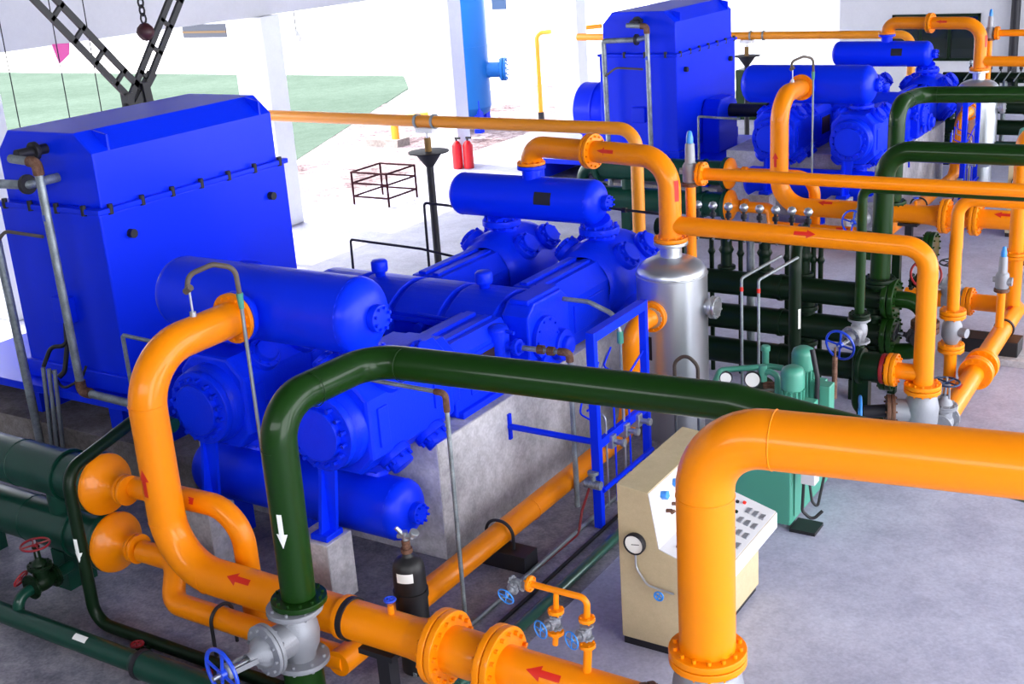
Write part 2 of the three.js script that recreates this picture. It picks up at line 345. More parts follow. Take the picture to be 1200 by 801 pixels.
    part(cy, 'side_plate', [box(x + w - .01, x + w + .018, CY - .17, CY + .15, -6.72, -6.6, .008)], mBlueCast);
    part(cy, 'side_plate', [box(x + w - .01, x + w + .018, CY - .12, CY + .2, -7.5, -7.32, .008)], mBlueCast);
    part(t, 'suction_nozzle', [rod(V(x, CY + .36, -7.0), V(x, 1.99, -6.86), .13, 22), discG(V(x, 1.9, -6.93), Y, .19, .06), boltsG(V(x, 1.9, -6.93), Y, .165, 10, .014, .09)], mBlueCast);
    part(t, 'discharge_nozzle', [rod(V(x, CY - .36, -7.0), V(x, .86, -6.88), .12, 22), discG(V(x, .98, -6.94), Y, .19, .06), boltsG(V(x, .98, -6.94), Y, .165, 10, .014, .1)], mBlueCast);
    part(t, 'support_leg', [box(x - .17, x + .0, .55, .6, -6.46, -6.26, .01), prismZ([[x - .155, .58], [x - .12, 1.2], [x + .06, 1.2], [x - .015, .58]], -6.42, -6.39), prismX([[-6.47, .58], [-6.42, 1.15], [-6.38, 1.15], [-6.28, .58]], x - .1, x - .07)], mBlue);
  }
  // two throws towards the far side
  for (const x of FAR) {
    const g = part(t, 'crosshead_guide', [prismZ([[x - .3, 1.08], [x - .3, 1.55], [x - .2, 1.72], [x + .16, 1.72], [x + .28, 1.55], [x + .28, 1.08]], -10.45, -9.4, .015), box(x - .15, x - .06, 1.71, 1.75, -10.4, -9.44, .008), box(x + .02, x + .1, 1.71, 1.745, -10.4, -9.44, .008)], mBlueCast);
    part(g, 'inspection_cover', [box(x + .27, x + .295, 1.2, 1.48, -10.3, -9.7, .01)], mBlueCast);
    part(t, 'cylinder', [lathe([[.3, 0], [.36, .04], [.36, .1], [.41, .16], [.42, .3], [.42, .72], [.4, .84], [.33, .94], [.2, .99], [0, 1.0]], V(x, CY, -10.42), NZ, 40)], mBlueCast);
    for (const z of [-10.72, -11.16]) for (const s of [-1, 1]) for (const v of [.62, -.62]) {
      const d = V(s * .78, v, 0).normalize(), p = V(x, CY, z).addScaledVector(d, .4);
      part(t, 'valve_cover', [discG(p.clone().addScaledVector(d, .03), d, .15, .08, 20), discG(p.clone().addScaledVector(d, .09), d, .105, .07, 20), boltsG(p.clone().addScaledVector(d, .06), d, .125, 8, .018, .09)], mBlueCast);
    }
    part(t, 'suction_nozzle', [rod(V(x, CY + .35, -10.85), V(x, 2.06, -10.75), .14, 24), discG(V(x, 1.95, -10.79), Y, .21, .07), boltsG(V(x, 1.95, -10.79), Y, .18, 12, .017, .12)], mBlueCast);
    part(t, 'support_leg', [box(x - .12, x + .12, 0, 1.2, -11.1, -10.98, .01), box(x - .2, x + .2, 0, .05, -11.2, -10.9)], mBlue);
  }
  part(t, 'drive_shaft', [rod(V(-9.3, CY, CZ), V(-8.1, CY, CZ), .12, 20), discG(V(-8.16, CY, CZ), X, .3, .1)], mIron);
}

// ------------------------------------------------------------------ pulsation bottles
function bottle(label, far, a, b, r, extra, mat = mBlue) {
  const t = thing('pulsation_bottle', label, 'pressure vessel', 'blue pulsation bottles'); repeat(t, far);
  const s = part(t, 'shell', [vesselG(a, b, r), weldRing(V(a.x + r * .56, a.y, a.z), X, r * .985), weldRing(V(b.x - r * .56, b.y, b.z), X, r * .985)], mat);
  const e = V(b.x + .03, b.y, b.z);
  part(t, 'end_flange', [rod(V(b.x - .08, b.y, b.z), e, r * .34, 24), discG(V(b.x + .03, b.y, b.z), X, r * .36, .06, 26), boltsG(V(b.x + .04, b.y, b.z), X, r * .28, 8, r * .045, .09)], mat);
  extra?.(t, s); return t;
}
bottle('large blue horizontal pulsation bottle over the near cylinders, fed by the orange riser', 'blue horizontal pulsation bottle of the far set behind the orange riser', V(-7.86, 2.25, -6.8), V(-5.68, 2.25, -6.8), .3, (t) => {
  part(t, 'inlet_nozzle', [rod(V(-6.73, 2.25, -6.6), V(-6.73, 2.26, -6.42), .14, 24), discG(V(-6.73, 2.26, -6.42), Z, .2, .045), boltsG(V(-6.73, 2.26, -6.41), Z, .17, 12, .012, .06)], mBlue);
});
bottle('blue horizontal pulsation bottle under the orange gooseneck beside the silver vessel', 'blue horizontal pulsation bottle under the far orange gooseneck', V(-7.66, 2.25, -10.72), V(-5.82, 2.25, -10.72), .228, (t, s) => {
  part(t, 'outlet_nozzle', [rod(V(-6.66, 2.42, -10.72), V(-6.66, 2.58, -10.72), .1, 24), discG(V(-6.66, 2.58, -10.72), Y, .15, .04)], mBlue);
  part(t, 'name_plate', [arrowG(V(-6.42, 2.25, -10.72), X, V(.2, .25, 1), .228, .2, .13, false)], mIron);
});
bottle('blue horizontal discharge bottle low down under the near cylinders', 'blue horizontal discharge bottle low down under the far cylinders', V(-7.85, .64, -6.84), V(-5.52, .64, -6.84), .25, (t) => {
  for (const x of [-7.55, -6.55]) part(t, 'saddle', [box(x - .06, x + .06, 0, .5, -7.0, -6.68)], mBlue);
});

// ------------------------------------------------------------------ motors
{
  const t = thing('electric_motor', 'huge box-shaped blue electric motor at the left behind the grey water pipes', 'motor');
  repeat(t, 'box-shaped blue electric motor in the background at the top centre', .25, 0, .1);
  part(t, 'base_frame', [box(-12.5, -8.95, .66, .75, -10.45, -7.36, .01), box(-12.5, -12.3, .36, .66, -10.4, -7.42), box(-11.2, -11.0, .36, .66, -10.4, -7.5), box(-9.9, -9.7, .36, .66, -10.4, -7.5), box(-9.2, -9.02, .36, .66, -10.4, -7.5)], mBlue);
  part(t, 'lower_housing', [box(-11.12, -9.6, .75, 2.6, -10.2, -7.57, .025), box(-11.16, -9.56, .75, .95, -10.24, -7.53, .02)], mBlue);
  part(t, 'joint_flange', [box(-11.14, -9.57, 2.59, 2.645, -10.23, -7.54, .012)], mBlue);
  const up = prismZ([[-11.06, 2.64], [-11.06, 3.15], [-10.86, 3.36], [-9.86, 3.36], [-9.64, 3.17], [-9.64, 2.64]], -10.12, -7.64, .015);
  const uh = part(t, 'upper_housing', boxUV(up), mBlue);
  for (const z of [-7.85, -9.95]) part(uh, 'gusset', prismZ([[-9.64, 3.16], [-9.84, 3.36], [-9.64, 3.32]], z - .012, z + .012), mBlue);
  const b = [];
  for (let i = 0; i < 7; i++) b.push(new THREE.CylinderGeometry(.028, .028, .1, 8).translate(-9.585, 2.63, -7.7 - i * .4));
  for (let i = 0; i < 4; i++) b.push(new THREE.CylinderGeometry(.028, .028, .1, 8).translate(-9.8 - i * .4, 2.63, -7.555));
  const bs = part(t, 'flange_bolts', b, mIron); bs.userData.kind = 'stuff';
  part(t, 'terminal_box', [box(-10.45, -10.2, 1.45, 1.72, -7.57, -7.47, .012)], mBlue);
  for (const [y, z] of [[2.28, -9.9], [2.34, -7.9]]) part(t, 'lifting_lug', rod(V(-9.6, y, z), V(-9.54, y, z), .045, 12), mIron);
  part(t, 'coupling_guard', [prismX([[CZ - .44, .75], [CZ - .44, 1.55], [CZ - .3, 1.7], [CZ + .3, 1.7], [CZ + .44, 1.55], [CZ + .44, .75]], -9.58, -9.25, .03)], mBlue);
  part(t, 'exciter_drum', [lathe([[0, 0], [.5, 0], [.52, .03], [.52, .34], [.535, .35], [.535, .38], [.52, .39], [.52, .72], [.5, .75], [0, .75]], V(-11.5, 1.42, CZ), NX, 44)], mBlue);
  part(t, 'exciter_neck', [rod(V(-11.12, 1.42, CZ), V(-11.52, 1.42, CZ), .4, 30)], mBlue);
  part(t, 'exciter_foot', [box(-12.15, -11.6, .75, 1.1, CZ - .35, CZ + .35, .02)], mBlue);
}

// ------------------------------------------------------------------ big orange pipe in front
{
  const t = thing('gas_pipe', 'biggest orange pipe, crossing the right foreground and turning down to a bolted flange', 'pipe');
  part(t, 'pipe', [tube([V(-2.5, .98, -5.62), V(-2.5, 2.33, -5.62), V(3.4, 2.42, -6.3)], .162, .34, 40), weldRing(V(-2.5, 1.96, -5.62), Y, .162), weldRing(V(-2.12, 2.336, -5.664), V(5.9, .09, -.68).normalize(), .162)], mOrange);
  part(t, 'flange', flangeG(V(-2.5, .95, -5.62), Y, .225, .045, 14), mOrange);
  const v = thing('globe_valve', 'grey cast valve under the flange of the biggest orange pipe', 'valve');
  part(v, 'body', [lathe([[.12, 0], [.12, .1], [.2, .2], [.22, .34], [.2, .48], [.15, .56]], V(-2.5, .32, -5.62), Y, 32), rod(V(-2.5, .6, -5.62), V(-2.72, .6, -5.42), .14, 24), discG(V(-2.5, .89, -5.62), Y, .2, .03)], mAlu);
  part(v, 'bonnet', [...flangeG(V(-2.75, .6, -5.39), V(-.75, 0, .68), .19, .04, 12)], mRust);
  part(v, 'pedestal', [rod(V(-2.5, 0, -5.62), V(-2.5, .34, -5.62), .14, 24)], mIron);
}

// ------------------------------------------------------------------ suction line: header, riser and elbow
{
  const t = thing('suction_pipe', 'thick orange header and riser with red arrows at lower left, feeding the near bottle', 'pipe');
  repeat(t, 'thick orange header and riser of the far compressor set');
  part(t, 'pipe', [tube([V(-2.0, .6, -5.43), V(-6.73, .6, -5.43), V(-6.73, 2.26, -5.43), V(-6.73, 2.26, -6.36)], .137, .42, 36), weldRing(V(-6.37, .6, -5.43), X, .137), weldRing(V(-6.73, 1.9, -5.43), Y, .137), weldRing(V(-6.73, .98, -5.43), Y, .137)], mOrange);
  part(t, 'reducer', [lathe([[.137, 0], [.158, .16], [.158, .5], [.137, .62]], V(-4.5, .6, -5.43), X, 32)], mOrange);
  part(t, 'flange', flangeG(V(-4.25, .6, -5.43), X, .25, .05, 16), mOrange);
  part(t, 'flange', flangeG(V(-3.83, .6, -5.43), X, .25, .05, 16), mOrange);
  part(t, 'flange', flangeG(V(-6.73, 2.26, -6.37), Z, .2, .04, 14, false), mOrange);
  part(t, 'clamp_band', [rod(V(-5.05, .6, -5.43), V(-5.01, .6, -5.43), .152, 32)], mIron);
  part(t, 'collar', [rod(V(-5.09, .6, -5.43), V(-5.055, .6, -5.43), .155, 32)], mOrange);
  part(t, 'flow_arrow', arrowG(V(-5.98, .6, -5.43), NX, V(.35, .75, .6), .137, .22, .1), mRed, 'red arrow pointing left');
  part(t, 'flow_arrow', arrowG(V(-6.73, 1.33, -5.43), Y, V(-.1, .2, 1), .137, .22, .1), mRed, 'red arrow pointing up');
  part(t, 'flow_arrow', arrowG(V(-3.45, .6, -5.43), NX, V(.2, .7, .7), .137, .24, .1), mRed, 'red arrow pointing left');
  for (const x of [-4.75, -3.2]) part(t, 'support_post', [box(x - .05, x + .05, 0, .48, -5.48, -5.38), box(x - .14, x + .14, .44, .48, -5.55, -5.31), box(x - .12, x + .12, 0, .02, -5.55, -5.31)], mIron);
  const tap = part(t, 'vent_tap', [rod(V(-4.67, .73, -5.43), V(-4.67, .8, -5.43), .022, 12)], mOrange);
  part(tap, 'tap_handle', wheelG(V(-4.67, .84, -5.43), Y, .035, .009), mWheelBlue);
  const g = part(t, 'gauge_stem', [rod(V(-6.73, 2.39, -5.98), V(-6.73, 2.43, -5.98), .026, 12), rod(V(-6.73, 2.42, -5.98), V(-6.73, 2.58, -5.98), .009, 8)], mSteel);
  part(g, 'stem_head', [rod(V(-6.77, 2.58, -5.98), V(-6.71, 2.62, -5.98), .026, 12)], mHose);
}
{
  const t = thing('sensor_conduit', 'thin grey conduit with curved brown hose standing before the near bottle', 'conduit');
  repeat(t, 'thin grey conduit standing before the bottle of the far set');
  part(t, 'conduit', [rod(V(-6.5, 0, -6.25), V(-6.5, 2.44, -6.25), .015, 10)], mGalv);
  part(t, 'hose', [tube([V(-6.75, 2.6, -5.98), V(-6.76, 2.7, -6.02), V(-6.62, 2.76, -6.14), V(-6.5, 2.72, -6.24), V(-6.5, 2.5, -6.25)], .02, .09, 10)], mHose);
  part(t, 'hose_gland', [rod(V(-6.5, 2.4, -6.25), V(-6.5, 2.52, -6.25), .02, 10, .028)], mTeal, 'green hose gland');
}

// ------------------------------------------------------------------ discharge line on the floor, up to the silver vessel
{
  const t = thing('discharge_pipe', 'orange pipe lying along the floor from under the header to the silver vessel', 'pipe');
  repeat(t, 'orange floor pipe of the far compressor set');
  part(t, 'pipe', [tube([V(-7.3, .5, -5.6), V(-6.92, .5, -5.6), V(-6.82, .26, -5.42), V(-5.1, .26, -5.42)], .088, .14, 24)], mOrange);
  part(t, 'pipe', [tube([V(-5.13, .26, -5.35), V(-5.13, .26, -9.75), V(-5.06, 1.34, -9.75), V(-4.98, 1.34, -10.1)], .096, .22, 28), weldRing(V(-5.12, .26, -7.9), Z, .096)], mOrange);
  part(t, 'flange', flangeG(V(-5.0, 1.34, -10.06), Z, .15, .035, 12), mOrange);
  part(t, 'pipe_strap', [tube([V(-5.26, 0, -7.42), V(-5.26, .38, -7.42), V(-5.0, .38, -7.42), V(-5.0, 0, -7.42)], .014, .12, 8)], mIron, 'black U-bolt strap');
  part(t, 'pipe_strap', [tube([V(-6.3, 0, -5.53), V(-6.3, .37, -5.53), V(-6.3, .37, -5.31), V(-6.3, 0, -5.31)], .014, .1, 8)], mIron, 'black U-bolt strap');
  part(t, 'sleeper', [box(-5.34, -4.84, 0, .15, -7.52, -7.32)], mIron);
  part(t, 'flow_arrow', arrowG(V(-5.13, .26, -6.12), NZ, V(.75, .7, .1), .096, .2, .09), mRed, 'red arrow pointing along the pipe');
  part(t, 'flow_stripe', arrowG(V(-5.72, .26, -5.42), X, V(.1, .7, .8), .088, .18, .05, false), mRed, 'red painted stripe');
}
// ------------------------------------------------------------------ coolers with orange end caps
for (const [y, l, f] of [[1.02, 'upper', 'top'], [.51, 'lower', 'bottom']]) {
  const t = thing('shell_cooler', `${l} one of two stacked green cooler shells at left, with an orange flanged end`, 'heat exchanger', 'stacked green coolers');
  repeat(t, `${f} one of two stacked green cooler shells of the far set`);
  part(t, 'shell', [rod(V(-10.0, y, -5.6), V(-7.62, y, -5.6), .195, 36), weldRing(V(-8.6, y, -5.6), X, .195)], mShell);
  part(t, 'shell_flange', discG(V(-7.66, y, -5.6), X, .25, .06, 36), mShell);
  part(t, 'shell_band', discG(V(-8.02, y, -5.6), X, .215, .03, 36), mShell);
  part(t, 'end_cap', [lathe([[.245, 0], [.25, .02], [.24, .05], [.17, .09], [.1, .13], [.09, .2]], V(-7.625, y, -5.6), X, 36), boltsG(V(-7.605, y, -5.6), X, .225, 18, .012, .06), discG(V(-7.38, y, -5.6), X, .12, .03), discG(V(-7.34, y, -5.6), X, .12, .03)], mOrange, 'orange conical end cap');
  part(t, 'shell_flange', [discG(V(-9.9, y, -5.6), X, .24, .07, 36)], mShell);
  if (y < .7) for (const x of [-9.4, -8.2]) part(t, 'saddle', [box(x - .08, x + .08, 0, .36, -5.74, -5.46)], mShell);
  else for (const x of [-9.4, -8.2]) part(t, 'saddle', [rod(V(x, .68, -5.6), V(x, .86, -5.6), .11, 20)], mShell);
}
{
  const t = thing('cooler_elbow', 'green return elbow joining the far ends of the stacked coolers at left edge', 'pipe');
  repeat(t, 'green return elbow at the left end of the far stacked coolers');
  part(t, 'elbow', [tube([V(-9.95, 1.02, -5.6), V(-10.25, 1.02, -5.6), V(-10.25, .51, -5.6), V(-9.95, .51, -5.6)], .1, .2, 22)], mShell);
}
{
  const t = thing('bent_pipe', 'orange U-bend behind the thick riser, leaving the upper cooler', 'pipe');
  repeat(t, 'orange U-bend leaving the upper cooler of the far set');
  part(t, 'pipe', [tube([V(-7.35, 1.02, -5.66), V(-6.27, 1.02, -5.72), V(-6.27, 0, -5.72)], .088, .3, 26)], mOrange);
  part(t, 'flow_stripe', arrowG(V(-6.72, 1.02, -5.7), X, V(.2, .45, .9), .088, .16, .05, false), mRed, 'red painted stripe');
}

// ------------------------------------------------------------------ green overhead line and its gate valve
{
  const t = thing('drain_pipe', 'green pipe rising beside the orange header and crossing the middle of the picture', 'pipe');
  repeat(t, 'upper green overhead pipe crossing in front of the far set', .32, 0, .25);
  part(t, 'pipe', [tube([V(-5.16, .93, -5.1), V(-5.14, 2.27, -5.1), V(-5.08, 2.27, -6.0), V(-2.58, 2.278, -6.2), V(.6, 1.72, -6.6), V(4.5, 1.1, -7.0)], .115, .26, 30), weldRing(V(-5.15, 1.98, -5.1), Y, .115), weldRing(V(-4.82, 2.27, -6.0), X, .115), weldRing(V(-5.1, 2.27, -5.4), Z, .115)], mGreen);
  part(t, 'flange', flangeG(V(-5.16, .9, -5.1), Y, .185, .04, 12, false), mGreen);
  part(t, 'flow_arrow', arrowG(V(-5.15, 1.45, -5.1), NY, V(.25, .1, 1), .115, .24, .08), mWhitePaint, 'white arrow pointing down');
}
// valve(name, labels, position, flow axis, stem direction, bore, colours)
function gateValve(label, far, p, flow, stem, s, body = mAlu, wheel = mWheelBlue, wheelR = s * 1.5, flangeM = body, wheelLabel) {
  const t = thing('gate_valve', label, 'valve', far ? undefined : undefined); if (far) repeat(t, far);
  const at = (d, k) => p.clone().addScaledVector(d, k);
  part(t, 'body', [lathe([[s * .8, -s * 1.5], [s * .8, -s * 1.2], [s * 1.08, -s * .6], [s * 1.15, 0], [s * 1.08, s * .6], [s * .8, s * 1.2], [s * .8, s * 1.5]], p, flow, 26), rod(p, at(stem, s * 1.9), s * .95, 24)], body);
  for (const k of [-1.55, 1.55]) part(t, 'flange', flangeG(at(flow, k * s), flow, s * 1.5, s * .3, 8, false), flangeM);
  const b = part(t, 'bonnet', [...flangeG(at(stem, s * 2), stem, s * 1.42, s * .22, 10), lathe([[s * .9, 0], [s * .8, s * .4], [s * .4, s * .75], [s * .34, s * 1.1]], at(stem, s * 2.15), stem, 20)], body);
  const side = flow.clone().cross(stem).normalize(), yoke = [];
  for (const k of [-1, 1]) yoke.push(bar(at(stem, s * 2.9).addScaledVector(side, k * s * .45), at(stem, s * 4.4).addScaledVector(side, k * s * .32), s * .16, s * .26));
  yoke.push(discG(at(stem, s * 4.45), stem, s * .45, s * .3, 14));
  part(b, 'yoke', yoke, body);
  part(t, 'stem', [rod(at(stem, s * 2.8), at(stem, s * 5.3), s * .13, 10)], mSteel);
  part(t, 'handwheel', wheelG(at(stem, s * 4.75), stem, wheelR, wheelR * .085), wheel, wheelLabel);
  return t;
}
gateValve('large silver gate valve with blue handwheel under the green riser at lower left', 'silver gate valve with handwheel under the green riser of the far set', V(-5.17, .66, -5.06), Y, V(-.2, 0, 1).normalize(), .125, mAlu, mWheelBlue, .17);
{
  const t = thing('pipe_stub', 'short green stub pipe holding the large silver gate valve', 'pipe'); repeat(t, 'short green stub pipe under the far silver gate valve');
  part(t, 'pipe', [rod(V(-5.17, 0, -5.06), V(-5.17, .46, -5.06), .135, 26)], mGreen);
}
// ------------------------------------------------------------------ green lines at the lower left
{
  const t = thing('water_pipe', 'green pipe with a white stripe along the floor at the lower left corner', 'pipe');
  part(t, 'pipe', [rod(V(-9.6, .14, -4.84), V(-6.62, .14, -4.84), .078, 24)], mShell);
  part(t, 'reducer', [lathe([[.078, 0], [.105, .12], [.105, 1.6]], V(-6.62, .14, -4.84), X, 26)], mShell);
  part(t, 'clamp_band', [rod(V(-6.56, .14, -4.84), V(-6.52, .14, -4.84), .112, 24)], mIron);
  part(t, 'stripe', arrowG(V(-7.15, .14, -4.84), X, V(.1, .9, .5), .078, .14, .05, false), mWhitePaint, 'white painted stripe');
  part(t, 'sleeper', [box(-6.0, -5.85, 0, .04, -5.0, -4.68)], mIron);
}
{
  const t = thing('bypass_pipe', 'thin dark green pipe with a white arrow looping over the stacked coolers at left', 'pipe');
  part(t, 'pipe', [tube([V(-7.6, 1.46, -6.15), V(-7.42, 1.35, -5.15), V(-7.42, .08, -5.15), V(-5.5, .08, -5.15)], .048, .16, 18)], mDarkGreen);
  part(t, 'flow_arrow', arrowG(V(-7.42, .72, -5.15), NY, V(.2, .1, 1), .048, .2, .075), mWhitePaint, 'white arrow pointing down');
}
{
  const t = thing('cooler_pipe', 'short dark green pipe bending down behind the stacked coolers', 'pipe');
  part(t, 'pipe', [tube([V(-7.4, 1.32, -6.2), V(-7.75, 1.36, -6.2), V(-7.75, .0, -6.2)], .06, .14, 18), discG(V(-7.75, 1.1, -6.2), Y, .1, .05)], mShell);
}
{
  const v = gateValve('dark green valve with two red handwheels near the left edge', null, V(-7.95, .32, -5.12), Z, Y, .068, mDarkGreen, mRedWheel, .11, mDarkGreen);
  part(v, 'pipe', [tube([V(-7.95, .14, -4.86), V(-7.95, .3, -4.88), V(-7.95, .32, -5.4)], .045, .1, 14)], mShell);
  part(v, 'handwheel', wheelG(V(-8.08, .36, -5.02), V(-.8, .5, .2).normalize(), .07, .008), mRedWheel);
}
for (const [x, z, l] of [[-6.8, -5.02, 'small red handwheel valve on floor pipe with a white tag'], [-6.05, -4.98, 'small red handwheel valve low beneath the orange lower pipe']]) {
  const t = thing('drain_valve', l, 'valve');
  part(t, 'body', [rod(V(x, .05, z - .13), V(x + .05, .06, z + .05), .022, 10), rod(V(x, 0, z), V(x, .1, z), .02, 10), rod(V(x, .05, z - .05), V(x, .05, z), .035, 10)], mDarkGreen);
  part(t, 'handwheel', wheelG(V(x, .13, z), Y, .045, .009), mRedWheel);
  if (x < -6.5) part(t, 'tag', [box(x + .04, x + .13, .02, .12, z + .05, z + .056)], mWhitePaint, 'white paper tag');
}

// ------------------------------------------------------------------ silver vessel, gooseneck, branch, relief line
const VX = -4.95, VZ = -10.42;
{
  const t = thing('gas_separator', 'upright silver steel separator vessel right of the near compressor', 'pressure vessel');
  repeat(t, 'upright silver separator vessel of the far set');
  part(t, 'shell', [vesselG(V(VX, .25, VZ), V(VX, 1.86, VZ), .345, .5), weldRing(V(VX, 1.68, VZ), Y, .343)], mVessel);
  part(t, 'top_nozzle', [rod(V(VX, 1.84, VZ), V(VX, 1.98, VZ), .105, 26), discG(V(VX, 1.98, VZ), Y, .165, .035)], mVessel);
  part(t, 'side_nozzle', [rod(V(VX + .32, 1.36, VZ - .05), V(VX + .42, 1.36, VZ - .05), .08, 20), ...flangeG(V(VX + .42, 1.36, VZ - .05), X, .11, .03, 8)], mVessel);
  part(t, 'inlet_nozzle', [rod(V(-4.98, 1.34, -10.12), V(-4.97, 1.34, -10.0), .1, 22), discG(V(-4.99, 1.34, -10.11), Z, .15, .03)], mVessel);
  part(t, 'skirt', [rod(V(VX, 0, VZ), V(VX, .4, VZ), .3, 30)], mVessel);
  part(t, 'name_plate', [arrowG(V(VX, 1.0, VZ), Y, V(-.35, 0, 1), .345, .24, .1, false)], mIron);
}
{
  const t = thing('outlet_pipe', 'orange gooseneck from the top of the silver vessel over to the blue bottle', 'pipe');
  repeat(t, 'orange gooseneck over the blue bottle of the far set');
  part(t, 'pipe', [tube([V(VX, 2.0, VZ), V(VX, 2.8, VZ), V(-6.66, 2.8, -10.72), V(-6.66, 2.61, -10.72)], .108, .3, 30)], mOrange);
  part(t, 'flange', flangeG(V(VX, 2.02, VZ), Y, .165, .04, 12, false), mOrange);
  part(t, 'flange', flangeG(V(-5.86, 2.8, -10.58), V(1, 0, .175), .175, .04, 14), mOrange);
  part(t, 'flange', flangeG(V(-6.66, 2.62, -10.72), Y, .15, .03, 12, false), mOrange);
  part(t, 'branch', [tube([V(VX, 2.16, VZ), V(-2.53, 2.13, VZ), V(-2.53, .86, VZ)], .088, .2, 26)], mOrange);
  part(t, 'flange', flangeG(V(-2.53, .85, VZ), Y, .16, .04, 12), mOrange);
  part(t, 'flow_arrow', arrowG(V(-5.62, 2.8, -10.54), V(-1, 0, -.175), V(.1, .3, 1), .108, .2, .08), mRed, 'red arrow pointing left');
  part(t, 'flow_arrow', arrowG(V(-3.6, 2.145, VZ), X, V(.1, .6, 1), .088, .2, .08), mRed, 'red arrow pointing right');
  part(t, 'flow_stripe', arrowG(V(VX, 2.5, VZ), Y, V(.9, .1, .45), .108, .2, .05, false), mRed, 'red painted stripe');
}
function reliefValve(label, far, p, s = 1) {
  const t = thing('relief_valve', label, 'valve'); if (far) repeat(t, far);
  part(t, 'body', [lathe([[.055, 0], [.075, .03], [.075, .17], [.06, .2], [.05, .2], [.045, .38], [.02, .4]].map(([a, b]) => [a * s, b * s]), p, Y, 20), rod(p.clone().add(V(0, .1 * s, 0)), p.clone().add(V(.11 * s, .1 * s, 0)), .05 * s, 16), rod(p.clone().add(V(-.1 * s, .12 * s, .02)), p.clone().add(V(-.02, .12 * s, 0)), .032 * s, 10)], mAlu);
  part(t, 'base_flange', [discG(p.clone().add(V(0, -.005, 0)), Y, .085 * s, .04 * s)], mRust);
  part(t, 'cap', [lathe([[.034, 0], [.034, .05], [.02, .11], [0, .12]].map(([a, b]) => [a * s, b * s]), p.clone().add(V(0, .39 * s, 0)), Y, 16)], mSkyBlue, 'blue cap');
  return t;
}
reliefValve('silver relief valve with blue cap on orange stub beside the gooseneck', 'silver relief valve beside the far orange gooseneck', V(-4.87, 2.5, -10.72));
{
  const t = thing('relief_pipe', 'slim orange pipe running right from the silver relief valve beside the gooseneck', 'pipe');
  repeat(t, 'slim orange pipe running right from the far relief valve');
  part(t, 'riser', [rod(V(-4.87, 1.72, -10.72), V(-4.87, 2.48, -10.72), .05, 18)], mOrange);
  part(t, 'pipe', [rod(V(-4.74, 2.6, -10.72), V(2.4, 2.6, -10.72), .058, 20)], mOrange);
  part(t, 'flange', flangeG(V(-4.75, 2.6, -10.72), X, .115, .03, 8), mOrange);
}

// ------------------------------------------------------------------ instrument frame
{
  const t = thing('instrument_frame', 'blue steel instrument frame with tubing in front of the silver vessel', 'frame');
  repeat(t, 'blue steel instrument frame of the far set');
  const x = -4.68, z0 = -8.3, z1 = -9.25;
  part(t, 'post', [box(x - .04, x + .04, 0, 1.78, z0 - .03, z0 + .03, .006)], mBlue);
  part(t, 'post', [box(x - .035, x + .035, 0, 1.78, z1 - .025, z1 + .025, .006)], mBlue);
  part(t, 'top_rail', [box(x - .045, x + .045, 1.7, 1.78, z1, z0, .006)], mBlue);
  part(t, 'mid_rail', [box(x - .03, x + .02, .72, .8, z1, z0, .006)], mBlue);
  part(t, 'low_rail', [rod(V(x + .05, .36, z0), V(x + .05, .36, z1), .022, 10)], mBlue);
  part(t, 'brace', [rod(V(-5.55, .8, z0), V(x, .8, z0), .028, 10), box(-5.56, -5.53, .68, .92, z0 - .02, z0 + .02)], mBlue);
  for (const [k, dz] of [[0, .12], [1, .2], [2, .34], [3, .5], [4, .58]]) part(t, 'tubing', [tube([V(x - .02 + k * .01, .1, z0 - dz), V(x - .02 + k * .01, .9 + k * .06, z0 - dz), V(x - .25, .95 + k * .07, z0 - dz - .06), V(x - .3, 1.2 + k * .03, z0 - dz - .3)], .009, .06, 8)], k % 2 ? mSteel : mBlue);
  part(t, 'tubing', [tube([V(x - .1, 1.05, z0 - .05), V(x - .05, 1.06, z0 - .5), V(x, 1.32, z1)], .01, .1, 8)], mBlue);
  for (const dz of [.24, .5, .74]) { const m = part(t, 'manifold_valve', [rod(V(x, .72, z0 - dz), V(x + .12, .72, z0 - dz), .024, 10), box(x - .04, x + .05, .66, .78, z0 - dz - .04, z0 - dz + .04, .008)], mSteel); part(m, 'valve_knob', [rod(V(x + .12, .72, z0 - dz), V(x + .15, .72, z0 - dz), .034, 10)], mAlu); }
  part(t, 'drain_cock', [rod(V(x - .1, .42, z0 + .04), V(x + .05, .42, z0 + .04), .04, 12), rod(V(x - .02, .42, z0 + .04), V(x - .02, .52, z0 + .04), .02, 10), discG(V(x - .02, .53, z0 + .04), Y, .05, .03)], mGalv);
  part(t, 'red_hose', [tube([V(x - .05, .4, z0 + .06), V(x - .1, .2, z0 + .12), V(x - .1, .01, z0 + .2), V(x - .12, .01, z0 + .9)], .012, .08, 8)], mRedHose, 'dark red hose');
}
{
  const t = thing('oil_conduit', 'grey pipe with brown elbow dropping from the crankcase end beside the blue frame', 'conduit');
  part(t, 'pipe', [tube([V(-5.44, 1.5, CZ + .56), V(-5.0, 1.5, CZ + .52), V(-5.0, .05, CZ + .52)], .024, .03, 12)], mGalv);
  part(t, 'elbow', [tube([V(-5.1, 1.5, CZ + .528), V(-5.0, 1.5, CZ + .52), V(-5.0, 1.42, CZ + .52)], .034, .04, 12)], mRust);
  for (const x of [-5.3, -5.2]) part(t, 'union', rod(V(x, 1.5, CZ + .543), V(x + .06, 1.5, CZ + .538), .04, 10), mRust);
}
